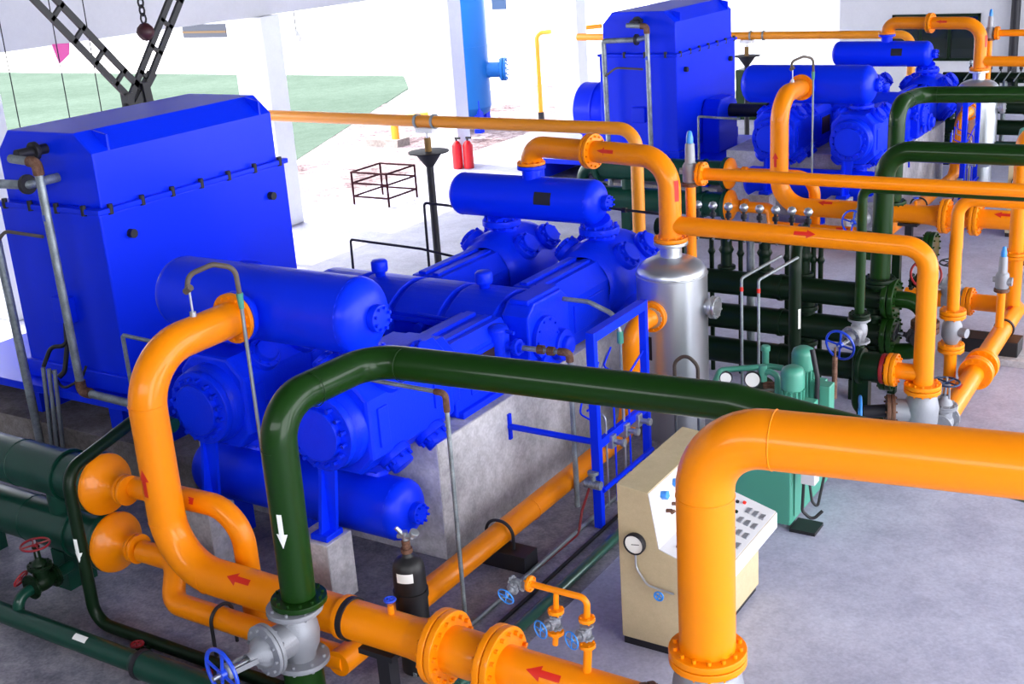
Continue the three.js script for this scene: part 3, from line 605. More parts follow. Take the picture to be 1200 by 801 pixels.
{
  const t = thing('cable_hose', 'grey flexible hose with green gland at the crankcase end', 'hose');
  part(t, 'hose', [tube([V(-5.46, 1.72, -9.2), V(-5.2, 1.72, -9.2), V(-4.95, 1.62, -9.22), V(-4.9, 1.45, -9.22)], .022, .14, 12)], mGalv);
  part(t, 'gland', [rod(V(-4.9, 1.36, -9.22), V(-4.9, 1.47, -9.22), .03, 10)], mTeal, 'green gland');
  part(t, 'conduit', [rod(V(-4.9, 0, -9.22), V(-4.9, 1.36, -9.22), .014, 8)], mGalv);
}
{
  const t = thing('cable_conduit', 'thin grey conduit with rusty elbow standing in front of the tall concrete plinth', 'conduit');
  part(t, 'conduit', [tube([V(-5.6, 1.92, -6.42), V(-4.83, 1.9, -6.45), V(-4.83, 0, -6.45)], .017, .03, 10)], mGalv);
  part(t, 'elbow', [tube([V(-4.92, 1.9, -6.45), V(-4.83, 1.9, -6.45), V(-4.83, 1.76, -6.45)], .024, .04, 10)], mRust);
}

// ------------------------------------------------------------------ control console
{
  const t = thing('control_console', 'beige control console with sloping white button desk behind the big orange pipe', 'control panel');
  repeat(t, 'beige control console of the far set at the right edge');
  const z0 = -7.9, z1 = -6.8;
  part(t, 'cabinet', [prismZ([[-3.69, .06], [-3.69, 1.27], [-3.45, 1.25], [-3.38, .83], [-2.94, .7], [-2.94, .57], [-3.08, .52], [-3.08, .06]], z0, z1, .006)], mBeige);
  part(t, 'base', [box(-3.68, -3.1, 0, .06, z0 + .01, z1 - .01)], mIron);
  const n = V(.98, .16, 0), fr = (u, z, d = 0) => V(-3.45 + u * .07 + d * n.x, 1.25 - u * .42 + d * n.y, z);
  const sheet = (a, b, c, d, th, nn) => { const g = new THREE.BufferGeometry(), p = []; const A = [a, b, c, d], B = A.map((q) => q.clone().addScaledVector(nn, th)); const quad = (q) => { for (const i of [0, 1, 2, 0, 2, 3]) p.push(q[i].x, q[i].y, q[i].z); }; quad(B); for (let i = 0; i < 4; i++) quad([A[i], A[(i + 1) % 4], B[(i + 1) % 4], B[i]]); g.setAttribute('position', new THREE.Float32BufferAttribute(p, 3)); g.setAttribute('uv', new THREE.Float32BufferAttribute(new Float32Array(p.length / 3 * 2), 2)); g.computeVertexNormals(); return g; };
  const face = part(t, 'front_panel', [sheet(fr(.02, z1), fr(.99, z1), fr(.99, z0), fr(.02, z0), .006, n)], mPanelWhite, 'white front panel');
  for (const [u, z] of [[.22, -6.98], [.2, -7.18], [.22, -7.5], [.22, -7.7]]) part(face, 'knob', [rod(fr(u, z, .005), fr(u, z, .05), .034, 5)], mSkyBlue, 'blue knob');
  for (const [u, z] of [[.52, -7.0], [.5, -7.1], [.5, -7.25], [.5, -7.5], [.5, -7.65]]) part(face, 'switch', [rod(fr(u, z, .005), fr(u, z, .05), .014, 8), rod(fr(u, z, .05), fr(u + .04, z, .06), .02, 8)], mRust);
  const dn = V(.283, .96, 0), dk = (u, z, d = 0) => V(-3.38 + u * .44 + d * dn.x, .83 - u * .13 + d * dn.y, z);
  const desk = part(t, 'desk_top', [sheet(dk(.01, z1), dk(.99, z1), dk(.99, z0), dk(.01, z0), .006, dn)], mPanelWhite, 'white sloping desk top');
  part(t, 'desk_front', [box(-2.945, -2.935, .575, .7, z0, z1)], mPanelWhite, 'white desk front edge');
  for (let i = 0; i < 4; i++) for (let k = 0; k < 6; k++) part(desk, 'button', [rod(dk(.2 + i * .1, -7.72 + k * .16 - .03 * i, .004), dk(.2 + i * .1, -7.72 + k * .16 - .03 * i, .02), .014, 8)], [mRed, mDarkGreen, mIron][(i + k) % 3]);
  for (let i = 0; i < 3; i++) for (let k = 0; k < 6; k++) { const p0 = dk(.64 + i * .12, -7.74 + k * .16, .008); part(desk, 'key', [box(p0.x - .018, p0.x + .018, p0.y - .006, p0.y + .008, p0.z - .035, p0.z + .035)], mAlu); }
  const gg = part(t, 'pressure_gauge', [lathe([[0, 0], [.075, 0], [.08, .01], [.08, .045], [.07, .05], [.07, .042]], V(-3.55, .85, z1), Z, 26)], mIron);
  part(gg, 'dial', [discG(V(-3.55, .85, z1 + .035), Z, .07, .006, 26)], mGlassWhite, 'white dial');
  part(gg, 'needle', [bar(V(-3.57, .845, z1 + .04), V(-3.51, .855, z1 + .04), .004)], mBlack);
  part(t, 'gauge_tube', [tube([V(-3.55, .78, z1 + .02), V(-3.55, .66, z1 + .02), V(-3.45, .56, z1 + .05), V(-3.25, .54, z1 + .05)], .008, .08, 8)], mSteel);
  part(t, 'gauge_valve', [...wheelG(V(-3.33, .54, z1 + .12), Z, .032, .007)], mSkyBlue);
}
// ------------------------------------------------------------------ small orange instrument manifold on the header
{
  const t = thing('branch_manifold', 'thin orange branch with drops standing on the orange header before the console', 'pipe');
  const z = -5.43, a = V(-3.17, 1.24, z);
  part(t, 'pipe', [tube([V(-3.56, 1.24, z), a, V(-3.18, 1.1, z)], .02, .05, 12), rod(V(-3.38, 1.24, z), V(-3.39, 1.1, z), .017, 12)], mOrange);
  part(t, 'leg', [rod(V(-3.2, .72, z), V(-3.18, .92, z), .026, 12)], mOrange);
  part(t, 'stub', [rod(V(-3.41, .86, z), V(-3.4, .95, z), .018, 12)], mOrange);
  for (const [x, y, d] of [[-3.56, 1.24, X], [-3.18, 1.1, Y], [-3.39, 1.1, Y], [-3.185, .92, Y], [-3.4, .95, Y]]) part(t, 'flange', [discG(V(x, y, z), d, .05, .025, 20), boltsG(V(x, y, z), d, .038, 4, .007, .045)], mOrange);
  for (const [x, y, f, st, l] of [[-3.185, 1.01, Y, V(-.3, 0, .95), 'small valve with blue handwheel on the right drop of the thin orange branch'], [-3.395, 1.025, Y, V(-.3, 0, .95), 'small valve with blue handwheel on the left drop of the thin orange branch'], [-3.65, 1.22, X, V(-.1, -.25, .95), 'small valve with blue handwheel at the end of the thin orange branch']])
    gateValve(l, null, V(x, y, z), f, st.normalize(), .026, mAlu, mSkyBlue, .055);
}
// ------------------------------------------------------------------ gas cylinder
{
  const t = thing('gas_cylinder', 'black gas cylinder with white label standing behind the orange header', 'gas cylinder');
  const x = -4.84, z = -5.86;
  part(t, 'bottle', [lathe([[0, 0], [.1, 0], [.115, .015], [.115, .8], [.108, .85], [.085, .885], [.05, .905], [.034, .915], [.034, .95], [0, .95]], V(x, 0, z), Y, 32), rod(V(x, .6, z), V(x, .65, z), .124, 32)], mBlack);
  part(t, 'valve', [rod(V(x, 1.02, z), V(x, 1.1, z), .022, 12), rod(V(x - .06, 1.05, z), V(x + .06, 1.07, z), .02, 10), discG(V(x + .08, 1.1, z), V(.5, .8, 0).normalize(), .034, .035), rod(V(x, 1.06, z), V(x - .05, 1.13, z + .03), .016, 8)], mSteel);
  part(t, 'valve_body', [rod(V(x, .93, z), V(x, 1.03, z), .03, 12), rod(V(x, .94, z), V(x, .97, z), .042, 12)], mRust);
  part(t, 'label', [arrowG(V(x, .79, z), Y, V(.4, .3, 1), .115, .07, .12, false)], mWhitePaint, 'white paper label');
  part(t, 'hose', [tube([V(x + .11, .2, z + .02), V(x + .2, .1, z + .06), V(x + .25, .012, z + .12), V(x + .5, .012, z + .1)], .011, .06, 8)], mRedHose, 'dark red hose');
}
// ------------------------------------------------------------------ pipes lying along the floor beside the orange one
for (const [x, r, m, l] of [[-4.43, .045, mPaleGreen, 'thickest green pipe lying on the floor left of the console'], [-4.62, .016, mIron, 'middle thin dark pipe on the floor between two others'], [-4.8, .02, mGalv, 'thin grey pipe on the floor nearest the orange floor pipe']]) {
  const t = thing('floor_pipe', l, 'pipe'); part(t, 'pipe', [rod(V(x, r + .005, -5.75), V(x, r + .005, -9.6), r, 18)], m);
}

// ------------------------------------------------------------------ oil skid
{
  const t = thing('oil_skid', 'teal lubricating oil skid with motors and gauges behind the console', 'oil unit');
  repeat(t, 'teal lubricating oil skid of the far set behind the dark green pipe');
  part(t, 'tank', [box(-4.0, -3.2, .04, .7, -9.9, -8.92, .012)], mTeal);
  part(t, 'tank_lid', [box(-4.03, -3.17, .7, .73, -9.93, -8.89, .006)], mTeal);
  part(t, 'foot_plate', [box(-3.2, -2.98, 0, .03, -9.12, -8.9)], mBlack);
  for (const [x, z] of [[-3.26, -9.12], [-3.34, -9.6]]) {
    const m = part(t, 'pump_motor', [rod(V(x, .73, z), V(x, 1.26, z), .085, 24), lathe([[.1, 0], [.1, .12], [.085, .16], [.05, .18], [0, .18]], V(x, 1.22, z), Y, 24), discG(V(x, .8, z), Y, .12, .04)], mTeal);
    const f = []; for (let k = 0; k < 14; k++) { const a = k / 14 * Math.PI * 2; f.push(orient(new THREE.BoxGeometry(.014, .36, .03), V(x + Math.cos(a) * .092, 1.02, z + Math.sin(a) * .092), Y)); }
    part(m, 'cooling_fins', f, mTeal).userData.kind = 'stuff';
    part(m, 'motor_box', [box(x + .08, x + .2, .92, 1.12, z - .06, z + .06, .01)], mTeal);
  }
  part(t, 'control_box', [box(-3.12, -2.98, .98, 1.22, -9.35, -9.22, .01)], mTeal);
  part(t, 'switch_box', [box(-3.12, -3.0, .44, .66, -9.06, -8.94, .008)], mPanelWhite, 'white switch box');
  part(t, 'cable', [tube([V(-3.06, .46, -8.98), V(-3.02, .3, -8.94), V(-2.98, .24, -8.96), V(-2.95, .5, -9.02), V(-2.95, .75, -9.05)], .012, .06, 8)], mBlack);
  part(t, 'cable', [tube([V(-3.1, .46, -8.96), V(-3.1, .2, -8.93), V(-3.02, .12, -8.95), V(-2.95, .2, -9.0)], .014, .05, 8)], mBlack);
  part(t, 'riser_hose', [tube([V(-3.08, .95, -9.2), V(-3.08, 1.3, -9.2), V(-3.14, 1.52, -9.24)], .022, .1, 10)], mIron);
  part(t, 'sight_tube', [rod(V(-3.0, 1.05, -9.4), V(-3.0, 1.42, -9.4), .022, 10), rod(V(-3.0, 1.42, -9.4), V(-3.0, 1.5, -9.4), .01, 8)], mRust);
  for (const [x, y, z, h] of [[-3.62, 1.22, -9.15, .07], [-3.86, 1.2, -9.15, .055]]) {
    const g = part(t, 'pressure_gauge', [discG(V(x, y, z), V(.3, .2, 1), h, .05, 24), rod(V(x, .73, z - .02), V(x, y, z - .02), .01, 8)], mIron);
    part(g, 'dial', [discG(V(x, y, z).addScaledVector(V(.28, .19, .94), .024), V(.3, .2, 1), h * .86, .008, 24)], mGlassWhite, 'white dial');
  }
  part(t, 'oil_pipe', [tube([V(-3.98, 1.08, -9.1), V(-4.0, 1.18, -9.35), V(-3.62, 1.2, -9.55), V(-3.5, 1.2, -9.55)], .026, .05, 10)], mTeal);
  part(t, 'oil_pipe', [tube([V(-3.55, 1.25, -9.2), V(-3.5, 1.3, -9.2), V(-3.42, 1.26, -9.2), V(-3.42, .73, -9.2)], .026, .05, 10), rod(V(-3.55, 1.2, -9.2), V(-3.55, 1.34, -9.2), .035, 12)], mTeal);
  part(t, 'oil_pipe', [tube([V(-4.35, .98, -9.05), V(-3.6, .96, -9.05)], .035, .05, 10)], mShell);
  part(t, 'oil_cooler', [rod(V(-3.75, .9, -9.3), V(-3.75, .9, -9.75), .12, 20), box(-3.9, -3.6, .73, .9, -9.7, -9.35, .01)], mDarkGreen);
  part(t, 'valve_block', [box(-3.7, -3.56, .95, 1.15, -9.14, -9.02, .012), rod(V(-3.72, 1.02, -8.98), V(-3.5, 1.06, -9.0), .035, 12)], mGalv);
  part(t, 'valve_block', [rod(V(-3.8, 1.0, -9.0), V(-3.72, .94, -8.95), .05, 12), rod(V(-3.6, 1.1, -9.35), V(-3.3, 1.12, -9.4), .03, 10)], mRust);
  part(t, 'relief_cap', [rod(V(-3.66, 1.2, -9.55), V(-3.66, 1.36, -9.55), .03, 12), discG(V(-3.66, 1.36, -9.55), Y, .04, .05)], mTeal);
  part(t, 'name_panel', [box(-3.195, -3.19, .1, .6, -9.8, -9.0)], mTeal);
}
for (const [x, z, l] of [[-4.02, -9.9, 'left of two thin grey vent tubes behind the oil skid'], [-3.86, -9.9, 'right of two thin grey vent tubes behind the oil skid']]) {
  const t = thing('vent_tube', l, 'conduit'); part(t, 'tube', [tube([V(x, .5, z), V(x, 1.86, z), V(x + .18, 1.95, z - .5)], .014, .03, 8)], mGalv); part(t, 'red_band', [rod(V(x, 1.74, z), V(x, 1.78, z), .017, 8)], mRed);
}
{
  const t = thing('level_hose', 'dark hose loop with blue cock at the foot of the silver vessel', 'hose');
  part(t, 'hose', [tube([V(-4.72, .5, -9.95), V(-4.72, .95, -9.95), V(-4.6, 1.05, -9.95), V(-4.48, .95, -9.95), V(-4.48, .55, -9.95)], .018, .1, 10)], mHose);
  part(t, 'cock', [rod(V(-4.52, .66, -9.95), V(-4.42, .62, -9.93), .035, 10)], mSkyBlue, 'blue cock');
  part(t, 'stand', [rod(V(-4.72, 0, -9.95), V(-4.72, .5, -9.95), .014, 8), rod(V(-4.48, 0, -9.95), V(-4.48, .55, -9.95), .014, 8)], mGalv);
}

// ------------------------------------------------------------------ green manifold rack
const RZ = -12.05;
for (const [y, r, l] of [[1.12, .132, 'upper'], [.73, .14, 'middle'], [.33, .14, 'lowest']]) {
  const t = thing('manifold_pipe', `${l} of three stacked dark green manifold pipes behind the silver vessel`, 'pipe', 'dark green manifold pipes');
  repeat(t, `${l} of three stacked dark green manifold pipes of the far set`);
  part(t, 'pipe', [rod(V(-6.6, y, RZ), V(-3.3, y, RZ), r, 30)], mDarkGreen);
  part(t, 'end_flange', flangeG(V(-3.28, y, RZ), X, .205, .06, 14), mGreen);
  part(t, 'band', rod(V(-3.62, y, RZ), V(-3.56, y, RZ), r + .025, 30), mDarkGreen);
  part(t, 'band', rod(V(-4.46, y, RZ), V(-4.42, y, RZ), r + .012, 30), mDarkGreen);
  if (y < .5) for (const x of [-5.8, -4.2, -3.6]) part(t, 'saddle', [box(x - .06, x + .06, 0, .22, RZ - .12, RZ + .12)], mDarkGreen);
  else for (const x of [-5.8, -4.15, -3.45]) part(t, 'spacer', [rod(V(x, y - .27, RZ), V(x, y - .1, RZ), .075, 16), discG(V(x, y - .19, RZ), Y, .11, .05)], mDarkGreen);
}
{
  const t = thing('valve_header', 'dark green header pipe with a row of chrome knobs behind the manifold', 'pipe');
  repeat(t, 'dark green header pipe with knobs of the far set');
  const z = -12.29, y = 1.62;
  part(t, 'pipe', [rod(V(-6.0, y, z), V(-3.0, y, z), .1, 26)], mDarkGreen);
  part(t, 'end_flange', flangeG(V(-2.97, y, z), X, .16, .05, 12), mGreen);
  for (const x of [-5.12, -4.68, -4.24]) part(t, 'drop_pipe', [rod(V(x, 1.1, RZ - .13), V(x, y, RZ - .13), .062, 16), discG(V(x, 1.25, RZ - .13), Y, .1, .04), lathe([[.06, 0], [.085, .05], [.06, .1]], V(x, 1.4, RZ - .13), Y, 16)], mDarkGreen);
  for (const x of [-5.32, -4.98, -4.45, -4.16, -4.08]) part(t, 'drop_tube', [rod(V(x, 0, z + .05), V(x, y - .05, z + .05), .026, 10), lathe([[.026, 0], [.045, .04], [.026, .08]], V(x, 1.36, z + .05), Y, 12)], mDarkGreen);
  part(t, 'grey_drop', [rod(V(-4.86, 0, z + .06), V(-4.86, y - .05, z + .06), .045, 14)], mGalv, 'grey drop pipe');
  for (let k = 0; k < 8; k++) { const x = -5.5 + k * .18; const v = part(t, 'knob_valve', [rod(V(x, y + .08, z), V(x, y + .24, z), .018, 10), discG(V(x, y + .18, z), Y, .034, .05)], mIron); part(v, 'knob', [lathe([[0, -.05], [.035, -.035], [.05, 0], [.035, .035], [0, .05]], V(x, y + .28, z), Y, 16)], mSteel, 'chrome knob'); part(v, 'branch_tube', [rod(V(x, y + .12, z), V(x - .06, y - .02, z + .3), .012, 8)], mGalv); }
  for (const x of [-5.7, -3.3]) part(t, 'leg', [box(x - .04, x + .04, 0, y - .08, z - .04, z + .04)], mDarkGreen);
}
{
  const t = thing('overhead_pipe', 'lower dark green overhead pipe at upper right, rising from the manifold rack', 'pipe');
  part(t, 'pipe', [tube([V(-3.4, 1.2, RZ), V(-3.38, 2.63, RZ), V(3, 2.63, RZ - .1)], .1, .26, 28)], mGreen);
  part(t, 'flange', flangeG(V(-3.4, 1.29, RZ), Y, .16, .04, 10), mDarkGreen);
}
{
  const t = thing('slim_pipe', 'slim dark green upright pipe ending at the blue handwheel valve', 'pipe');
  part(t, 'pipe', [tube([V(-3.27, 1.28, -10.95), V(-3.27, 2.5, -10.95), V(2.4, 2.5, -10.95)], .046, .1, 18), tube([V(-3.27, .98, -10.95), V(-3.27, .3, -10.95), V(-3.0, .3, -10.95)], .055, .12, 16)], mGreen);
  part(t, 'flange', flangeG(V(-3.27, 1.27, -10.95), Y, .1, .03, 8), mDarkGreen);
  gateValve('silver valve with bright blue handwheel beside the green manifold rack', null, V(-3.27, 1.13, -10.95), Y, V(-.22, -.16, .9).normalize(), .07, mAlu, mWheelBlue, .145);
}
{
  const t = thing('curved_pipe', 'dark green pipe arching down behind the teal oil skid with a white stripe', 'pipe');
  part(t, 'pipe', [tube([V(-4.3, 1.72, -12.3), V(-3.88, 1.88, -10.9), V(-3.88, .3, -10.9)], .06, .2, 18)], mDarkGreen);
  part(t, 'stripe', arrowG(V(-3.88, 1.2, -10.9), Y, V(1, .1, .5), .06, .2, .03, false), mWhitePaint, 'white painted stripe');
}
{
  const t = thing('return_bend', 'green return bend with white stripe at the right end of the manifold', 'pipe');
  part(t, 'bend', [tube([V(-3.25, 1.12, RZ), V(-2.93, 1.12, RZ), V(-2.93, .6, RZ), V(-3.25, .55, RZ)], .085, .2, 20)], mGreen);
  part(t, 'stripe', arrowG(V(-2.93, .62, RZ), Y, V(.5, 0, 1), .085, .14, .04, false), mWhitePaint, 'white painted stripe');
  part(t, 'collar', flangeG(V(-2.93, .86, RZ), Y, .14, .06, 8), mRust);
}
gateValve('dark red handwheel valve on top of the manifold end', null, V(-3.1, 1.18, -12.5), X, V(.35, .55, .75).normalize(), .06, mDarkGreen, mRedWheel, .15);
gateValve('grey handwheel valve beside the green return bend', null, V(-2.93, .8, -11.86), Z, V(-.8, .1, .0).normalize(), .05, mIron, mIron, .09);

// ------------------------------------------------------------------ orange pipes at the right
{
  const t = thing('valve_branch', 'short orange branch with flange and dark green red-faced coupling beside the branch leg', 'pipe');
  part(t, 'pipe', [rod(V(-2.78, .98, VZ), V(-2.5, .98, VZ), .075, 20)], mOrange);
  part(t, 'flange', flangeG(V(-2.8, .98, VZ), X, .15, .04, 10), mOrange);
  part(t, 'coupling', [rod(V(-3.1, .98, VZ), V(-2.9, .98, VZ), .13, 24), discG(V(-3.08, .98, VZ), X, .165, .04)], mDarkGreen);
  part(t, 'red_face', [discG(V(-2.875, .98, VZ), X, .14, .04)], mRedWheel, 'dark red gasket face');
  part(t, 'support', [box(-3.1, -3.0, 0, .86, VZ - .05, VZ + .05)], mDarkGreen);
}
{
  const t = thing('swing_valve', 'grey cast valve with rusty flange below the orange branch leg at right', 'valve');
  part(t, 'body', [lathe([[.12, 0], [.14, .06], [.15, .2], [.13, .3], [.1, .34]], V(-2.53, .46, VZ), Y, 26), rod(V(-2.53, .62, VZ), V(-2.76, .62, VZ + .08), .11, 20)], mAlu);
  part(t, 'cap_flange', flangeG(V(-2.78, .62, VZ + .09), V(-.94, 0, .33), .15, .035, 10), mRust);
  part(t, 'actuator', [rod(V(-2.82, .62, VZ + .1), V(-3.0, .6, VZ + .16), .06, 16)], mIron);
  part(t, 'handwheel', wheelG(V(-3.03, .6, VZ + .17), V(-.94, 0, .33), .14, .014), mSkyBlue, 'blue handwheel');
  part(t, 'foot', [rod(V(-2.53, 0, VZ), V(-2.53, .48, VZ), .1, 20)], mIron);
}
gateValve('grey upright valve with dark blue horizontal handwheel beside the orange branch leg', null, V(-2.42, .4, -10.75), Z, V(.05, 1, 0).normalize(), .085, mAlu, M({ color: 0x1a2f55, roughness: .4 }), .115);
{
  const t = thing('collector_pipe', 'orange floor pipe coming forward at right with two flanges and a dark support box', 'pipe');
  part(t, 'pipe', [tube([V(-3.8, .36, -14.6), V(-2.5, .36, -14.6), V(-2.44, .36, -10.9)], .1, .16, 24)], mOrange);
  part(t, 'flange', flangeG(V(-2.45, .36, -12.25), Z, .17, .05, 12), mOrange);
  part(t, 'flange', flangeG(V(-2.45, .36, -12.5), Z, .17, .05, 12), mOrange);
  part(t, 'flange', flangeG(V(-3.06, .36, -14.6), X, .17, .05, 10), mOrange);
  part(t, 'flange', flangeG(V(-3.5, .36, -14.6), X, .17, .05, 10), mOrange);
  part(t, 'strap', [rod(V(-2.48, .36, -13.75), V(-2.48, .36, -13.71), .112, 24)], mIron);
  part(t, 'flow_mark', arrowG(V(-2.5, .36, -14.2), Z, V(-.2, .9, .4), .1, .14, .05, false), mRed);
  part(t, 'flow_mark', arrowG(V(-2.44, .36, -11.55), Z, V(-.2, .9, .4), .1, .14, .05, false), mRed);
}
{
  const t = thing('pipe_support', 'black support box on a pale block under the orange collector pipe', 'support');
  part(t, 'box', [box(-2.9, -2.3, .08, .25, -13.9, -13.6, .01)], mBlack);
  part(t, 'base', [box(-2.7, -2.15, 0, .08, -13.95, -13.5, .01)], mConcrete);
}
gateValve('grey upright gate valve on the orange collector pipe behind the branch leg', null, V(-3.28, .36, -14.6), X, V(0, 1, .1).normalize(), .1, mAlu, mIron, .12);
{
  const t = thing('riser_pipe', 'orange riser with grey valve standing right of the branch leg', 'pipe');
  const z = -12.2, x = -2.7;
  part(t, 'pipe', [rod(V(x, 1.0, z), V(x - .005, 1.7, z), .062, 20), tube([V(x, 1.65, z), V(x, 2.15, z), V(2.2, 2.15, z)], .062, .16, 20)], mOrange);
  part(t, 'flange', flangeG(V(x, .98, z), Y, .13, .04, 8), mOrange);
  part(t, 'flange', flangeG(V(x, .62, z), Y, .13, .04, 8), mOrange);
  part(t, 'valve_body', [lathe([[.06, 0], [.1, .08], [.1, .2], [.06, .28]], V(x, .66, z), Y, 20), rod(V(x, .8, z), V(x + .16, .8, z + .05), .05, 12)], mAlu);
  part(t, 'lower_pipe', [rod(V(x, 0, z), V(x, .6, z), .062, 18)], mOrange);
}
for (const [x, z, r, top, l] of [[-2.52, -14.35, .085, 2.45, 'left of two orange uprights at the right edge'], [-2.28, -14.6, .075, 2.45, 'right of two orange uprights at the right edge']]) {
  const t = thing('upright_pipe', l, 'pipe');
  part(t, 'pipe', [tube([V(x, x < -2.4 ? .4 : 0, z), V(x, top, z), V(2, top, z)], r, .18, 20)], mOrange);
  part(t, 'flange', flangeG(V(x, 1.05, z), Y, r * 1.8, .035, 8), mOrange);
}
gateValve('dark iron valve with handwheel on the orange uprights at right edge', null, V(-2.12, .92, -14.2), Y, V(.9, .1, .3).normalize(), .06, mRust, mIron, .1);
reliefValve('silver relief valve with blue cap on the orange collector pipe at right', null, V(-2.49, .88, -13.5), .95);
{ const t = thing('relief_stub', 'thin orange stub carrying the right-hand silver relief valve', 'pipe'); part(t, 'pipe', [rod(V(-2.49, .4, -13.5), V(-2.49, .86, -13.5), .045, 16)], mOrange); }

// ------------------------------------------------------------------ fuel gas line with funnel stands
{
  const t = thing('fuel_pipe', 'slim yellow pipe crossing behind the near motor and turning down behind the gooseneck', 'pipe');
  repeat(t, 'slim yellow pipe crossing behind the far motor', .1, -.12, .1);
  part(t, 'pipe', [tube([V(-15.2, 2.36, -14.35), V(-7.2, 2.36, -14.2), V(-7.2, 0, -14.2)], .085, .26, 22)], mYellow);
  for (const x of [-10.75, -10.45]) part(t, 'clamp', [rod(V(x - .02, 2.36, -14.27), V(x + .02, 2.36, -14.27), .105, 22)], mGalv);
}
{
  const t = thing('pipe_stand', 'dark funnel-topped post carrying the slim yellow pipe near the open side', 'stand');
  repeat(t, 'dark funnel-topped post carrying the slim yellow pipe right of the far motor', -.15, -.12, .1);
  const p = (y) => V(-10.6, y, -14.27);
  part(t, 'post', [rod(p(0), p(1.82), .055, 16)], mIron);
  part(t, 'funnel', [lathe([[.055, 0], [.2, .2], [.21, .2], [.3, .21], [.3, .225], [0, .225]], p(1.7), Y, 24)], mIron);
  part(t, 'wood_block', [rod(p(1.92), p(2.12), .05, 12)], M({ color: 0x8a6a3a, roughness: .8 }));
  part(t, 'cradle', [box(-10.75, -10.45, 2.2, 2.27, -14.35, -14.19, .006), rod(p(2.1), p(2.2), .02, 8)], mWhitePaint, 'white cradle');
}
{
  const t = thing('thin_conduit', 'thin dark conduit bracket standing behind the far cylinders', 'conduit');
  part(t, 'conduit', [tube([V(-9.65, 0, -11.2), V(-9.62, 1.45, -11.2), V(-8.85, 1.43, -11.2), V(-8.55, 1.42, -11.2), V(-7.5, 1.3, -11.2)], .016, .03, 8)], mIron);
  part(t, 'conduit', [tube([V(-8.47, 0, -11.2), V(-8.45, 1.98, -11.2), V(-8.1, 1.97, -11.2), V(-7.6, 1.97, -11.0)], .016, .04, 8)], mIron);
}
{
  const t = thing('small_conduit', 'thin blue-grey conduit from the far bottle end towards the gooseneck', 'conduit');
  part(t, 'conduit', [rod(V(-5.8, 2.2, -10.72), V(-5.1, 2.2, -10.62), .014, 8), rod(V(-5.6, 2.2, -10.69), V(-5.55, 2.2, -10.68), .026, 8)], mIron);
}
// ------------------------------------------------------------------ motor water pipes
{
  const t = thing('motor_pipe', 'weathered grey cooling pipe dropping down the front of the near motor', 'pipe');
  repeat(t, 'right one of two grey cooling pipes on the far motor', .25, 0, .1);
  part(t, 'pipe', [tube([V(-10.4, 3.16, -7.3), V(-10.02, 3.14, -7.3), V(-10.0, .82, -7.3), V(-9.2, .8, -7.3)], .042, .05, 16)], mGalv);
  part(t, 'elbow', [tube([V(-10.13, 3.145, -7.3), V(-10.02, 3.14, -7.3), V(-10.02, 3.02, -7.3)], .053, .06, 14), tube([V(-10.0, .94, -7.3), V(-10.0, .82, -7.3), V(-9.86, .82, -7.3)], .053, .06, 14)], mRust);
  part(t, 'inlet_flange', [rod(V(-10.3, 3.2, -7.3), V(-10.3, 3.2, -7.64), .05, 14), discG(V(-10.3, 3.2, -7.5), Z, .09, .05)], mIron);
  part(t, 'blue_band', [rod(V(-10.02, 2.58, -7.3), V(-10.02, 2.64, -7.3), .0435, 16)], mWheelBlue);
}
{
  const t = thing('motor_pipe', 'grey cooling pipe at the left edge beside the near motor with a brown hose', 'pipe');
  repeat(t, 'left one of two grey cooling pipes on the far motor', .25, 0, .1);
  part(t, 'pipe', [tube([V(-10.2, 2.92, -7.64), V(-10.2, 2.92, -7.28), V(-10.86, 2.9, -7.28), V(-10.82, .0, -7.28)], .045, .05, 16)], mGalv);
  part(t, 'inlet_flange', [discG(V(-10.22, 2.92, -7.3), X, .095, .05)], mIron);
  part(t, 'hose', [tube([V(-10.83, 2.3, -7.25), V(-10.6, 2.45, -7.22), V(-10.1, 2.42, -7.27)], .018, .2, 8)], mHose);
  for (let k = 0; k < 3; k++) part(t, 'conduit', [rod(V(-10.6 + k * .09, 0, -7.24), V(-10.55 + k * .09, 1.0, -7.3), .022, 10)], mGalv);
}
{
  const t = thing('motor_cable', 'black cables looping from the terminal box on the near motor', 'cable');
  part(t, 'cable', [tube([V(-10.32, 1.46, -7.5), V(-10.32, 1.2, -7.46), V(-10.35, .95, -7.4), V(-10.4, .9, -7.36)], .026, .1, 10)], mBlack);
  part(t, 'cable', [tube([V(-10.3, 1.46, -7.5), V(-10.28, 1.22, -7.45), V(-10.5, 1.2, -7.4), V(-10.58, 1.0, -7.33)], .022, .12, 10)], mBlack);
  part(t, 'cable', [tube([V(-10.5, .95, -7.36), V(-10.3, .8, -7.3), V(-10.05, .92, -7.36), V(-10.02, 1.05, -7.42)], .014, .12, 8)], mBlack);
}
{
  const t = thing('drain_conduit', 'short grey conduit bracket between near motor and blue bottle', 'conduit');
  repeat(t, 'short grey conduit bracket beside the coupling of the far motor', .1);
  part(t, 'conduit', [tube([V(-8.85, 0, -7.0), V(-8.85, 1.66, -7.0), V(-8.3, 1.64, -7.0), V(-8.1, 1.64, -7.0)], .02, .03, 8)], mGalv);
}

